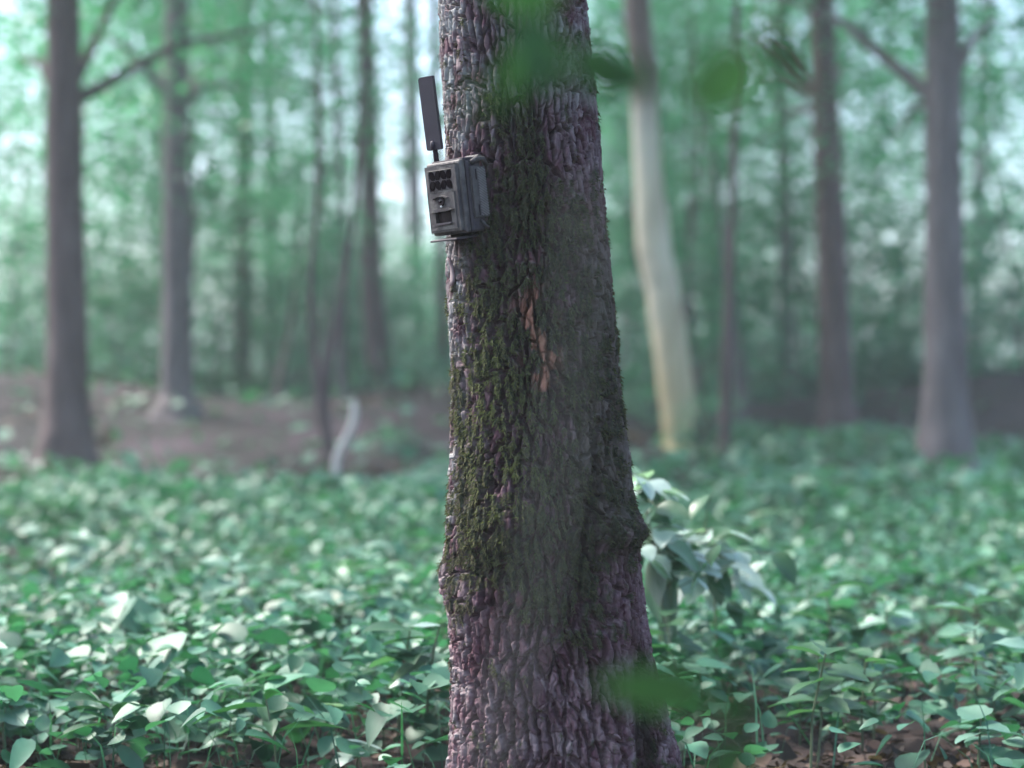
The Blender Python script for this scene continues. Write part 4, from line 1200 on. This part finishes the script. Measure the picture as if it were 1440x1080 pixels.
# far wood: reads as one mass, with a gap of open sky
rg = np.random.default_rng(401)
n_cl = 4300
cx = rg.uniform(-30, 30, n_cl); cy = rg.uniform(29, 52, n_cl); cz = 0.6 + 14.4 * rg.uniform(0, 1, n_cl) ** 1.7
dd = cy + DIST
gap = (np.abs(cx + 0.058 * dd) < 0.036 * dd) & (cz > 0.9 + 0.128 * dd)
keep = ~(gap & (rg.uniform(0, 1, n_cl) < 0.72)) & (rg.uniform(0, 1, n_cl) < 0.35 + 1.1 * fbm(cx * 0.35, cz * 0.45, 77, 2))
C = np.stack([cx, cy, cz], -1)[keep]
# the wood goes on unseen behind and beside, added to cut front sky light
az = rg.uniform(R(95), R(445), 900); ra = rg.uniform(9, 20, 900)
ring = np.stack([ra * np.cos(az), -3 + ra * np.sin(az), 0.5 + 11 * rg.uniform(0, 1, 900) ** 0.9], -1)
ring = ring[(ring[:, 1] < -7) | ((np.abs(ring[:, 0]) > 11) & (ring[:, 1] < 14))]
C = np.concatenate([C, ring])
per = 40
P = (C[:, None, :] + rg.normal(0, 1, (len(C), per, 3)) * np.array([0.75, 0.75, 0.38])).reshape(-1, 3)
o = leaf_cloud('far_wood', P, 0.19, 0.55, M['canopy'], None, np.repeat(rg.uniform(0, 1, len(C)), per) * 0.7 + rg.uniform(0, 0.3, len(P)), 0.65, rg)
tag(o, 'hazy wall of distant forest foliage with a gap of bright sky', 'forest', kind='stuff')
for i in range(8):
    rr = random.Random(500 + i)
    d = rr.uniform(27, 44); px = 30 + i * 190 + rr.uniform(-40, 40)
    f = foot(px, d); t = f + Vector((rr.uniform(-.5, .5), 0, 14))
    tree('distant slender trunk fading into the haze of the far wood', [f, f.lerp(t, 0.33), f.lerp(t, 0.66), t], [rr.uniform(.11, .2), .13, .11, .05], 'grey_bark', None, 'distant trunks in the far wood', name='tree', seed=600 + i)

# crown of the big tree, overhead
for c, sc, sp in (((0.2, 0.6, 8.6), 1.1, 0.3), ((-1.9, 1.0, 7.9), 0.9, 1.3), ((2.0, 0.2, 7.9), 0.9, 2.1), ((0.4, -1.6, 8.2), 0.9, 4.0)):
    me, cc = CROWNS['tall']
    o = link('crown', me, big_tree); o.location = c; o.scale = (sc, sc, sc * 0.7); o.rotation_euler = (0, 0, sp); o['kind'] = 'stuff'
    link('branch', stem_mesh('branch', [(0.12, 0, 5.6), (c[0] * 0.5 + 0.1, c[1] * 0.5, 6.8), c], 0.07, 0.03, 8), big_tree, M['brown_bark'])

# ------------------------------------------------------------------ out-of-focus sprigs close to the eye
def sprig(label, stem, leaves, r0=0.0022, name='twig_sprig'):
    base = Vector(stem[0])
    root = empty(name, base)
    tag(root, label, 'sprig')
    link('stem', stem_mesh('stem', [Vector(p) - base for p in stem], r0, r0 * 0.6, 7), root, M['twig'], True)
    for p, dirv, L, W, roll, mt in leaves:
        me = leaf_mesh('leaf', L, W, 0.12, 0.25, 'ovate', 10, 0.01, 0.03); me.materials.append(M[mt])
        me.polygons.foreach_set('use_smooth', np.ones(len(me.polygons), dtype=bool))
        o = link('leaf', me, root); o.location = Vector(p) - base; o.rotation_euler = rot_to(dirv, roll)
    return root


d = 0.93
B = lambda px, py, dd=0.0: at(px, py, d + dd)
sprig('twig hanging before the mossy trunk with broad fresh green leaves', [B(960, -330), B(880, -120), B(815, -40), B(795, 5), B(778, 40)],
      [(B(775, 30), (-0.35, -0.15, -0.80), 0.040, 0.036, 1.30, 'near_leaf'), (B(775, 60), (-0.75, 0.1, -0.62), 0.036, 0.026, 1.1, 'near_leaf'), (B(768, 50, 0.05), (0.10, -0.1, -0.9), 0.034, 0.024, 1.5, 'near_leaf'),
       (B(790, -8), (-1.0, -0.1, 0.06), 0.043, 0.025, 1.2, 'near_leaf'), (B(745, 120, -0.25), (-1.0, -0.1, -0.20), 0.034, 0.006, 1.0, 'near_leaf_dark'),
       (B(802, 76), (0.90, -0.2, -0.42), 0.048, 0.027, -1.25, 'near_leaf'), (B(835, 95), (0.95, 0.2, -0.20), 0.036, 0.022, -1.0, 'near_leaf_dark')])
sprig('twig with dusky green leaves hanging beside the pale tree', [B(1120, -330), B(1090, -60), B(1072, 60), B(1060, 92)],
      [(B(1062, 92), (-0.92, -0.2, -0.40), 0.046, 0.034, 1.2, 'near_leaf_dark'), (B(1065, 84, -0.15), (-0.80, -0.2, -0.60), 0.034, 0.026, 1.3, 'near_leaf'), (B(1072, 60), (0.6, -0.4, -0.5), 0.042, 0.029, -0.8, 'near_leaf_dark'), (B(1090, -20), (-0.2, -0.5, 0.5), 0.037, 0.025, 0.4, 'near_leaf_dark')])
gp = B(1040, 1500); gp.z = 0.0
sprig('low plant with broad deep green leaves standing before the trunk foot', [gp, B(1035, 1300), B(1025, 1120), B(1010, 1030), B(995, 985)],
      [(B(1000, 985), (-1.0, -0.1, 0.24), 0.0647, 0.0299, 1.2, 'near_leaf_dark'), (B(985, 992), (0.9, -0.3, -0.05), 0.0332, 0.0216, -1.0, 'near_leaf_dark'), (B(1055, 1050), (-0.75, -0.2, -0.55), 0.0415, 0.0291, 1.2, 'near_leaf_dark')], name='plant')
d = 0.60
B2 = lambda px, py: at(px, py, 0.60)
gp = Vector((B2(690, 540).x - 0.035, -DIST + 0.62, 0.0))
o = link('grass_stalk', stem_mesh('grass_stalk', [gp, (gp + B2(672, 1090)) / 2 + Vector((0.004, 0, 0)), B2(690, 1050), B2(722, 950), B2(760, 800), B2(788, 620), B2(806, 460), B2(818, 330), B2(822, 270)], 0.0008, 0.0005, 8), None, M['dry_stalk'], True)
tag(o, 'thin dry stalk leaning up in front of the mossy trunk', 'stalk')


# ------------------------------------------------------------------ moist forest air
bm = bmesh.new(); box(bm, -380, 380, -50, 720, -2.0, 18.5)
m = bpy.data.materials.new('forest_haze'); m.use_nodes = True
nn = m.node_tree; nn.nodes.remove(nn.nodes['Principled BSDF'])
pv = nn.nodes.new('ShaderNodeVolumePrincipled')
pv.inputs['Color'].default_value = (0.84, 0.97, 0.95, 1); pv.inputs['Density'].default_value = 0.0032; pv.inputs['Anisotropy'].default_value = 0.0
nn.links.new(pv.outputs[0], nn.nodes['Material Output'].inputs['Volume'])
hz = bm_obj('haze', bm, None, m)
tag(hz, 'pale moist air between the forest trees', 'haze', kind='stuff')
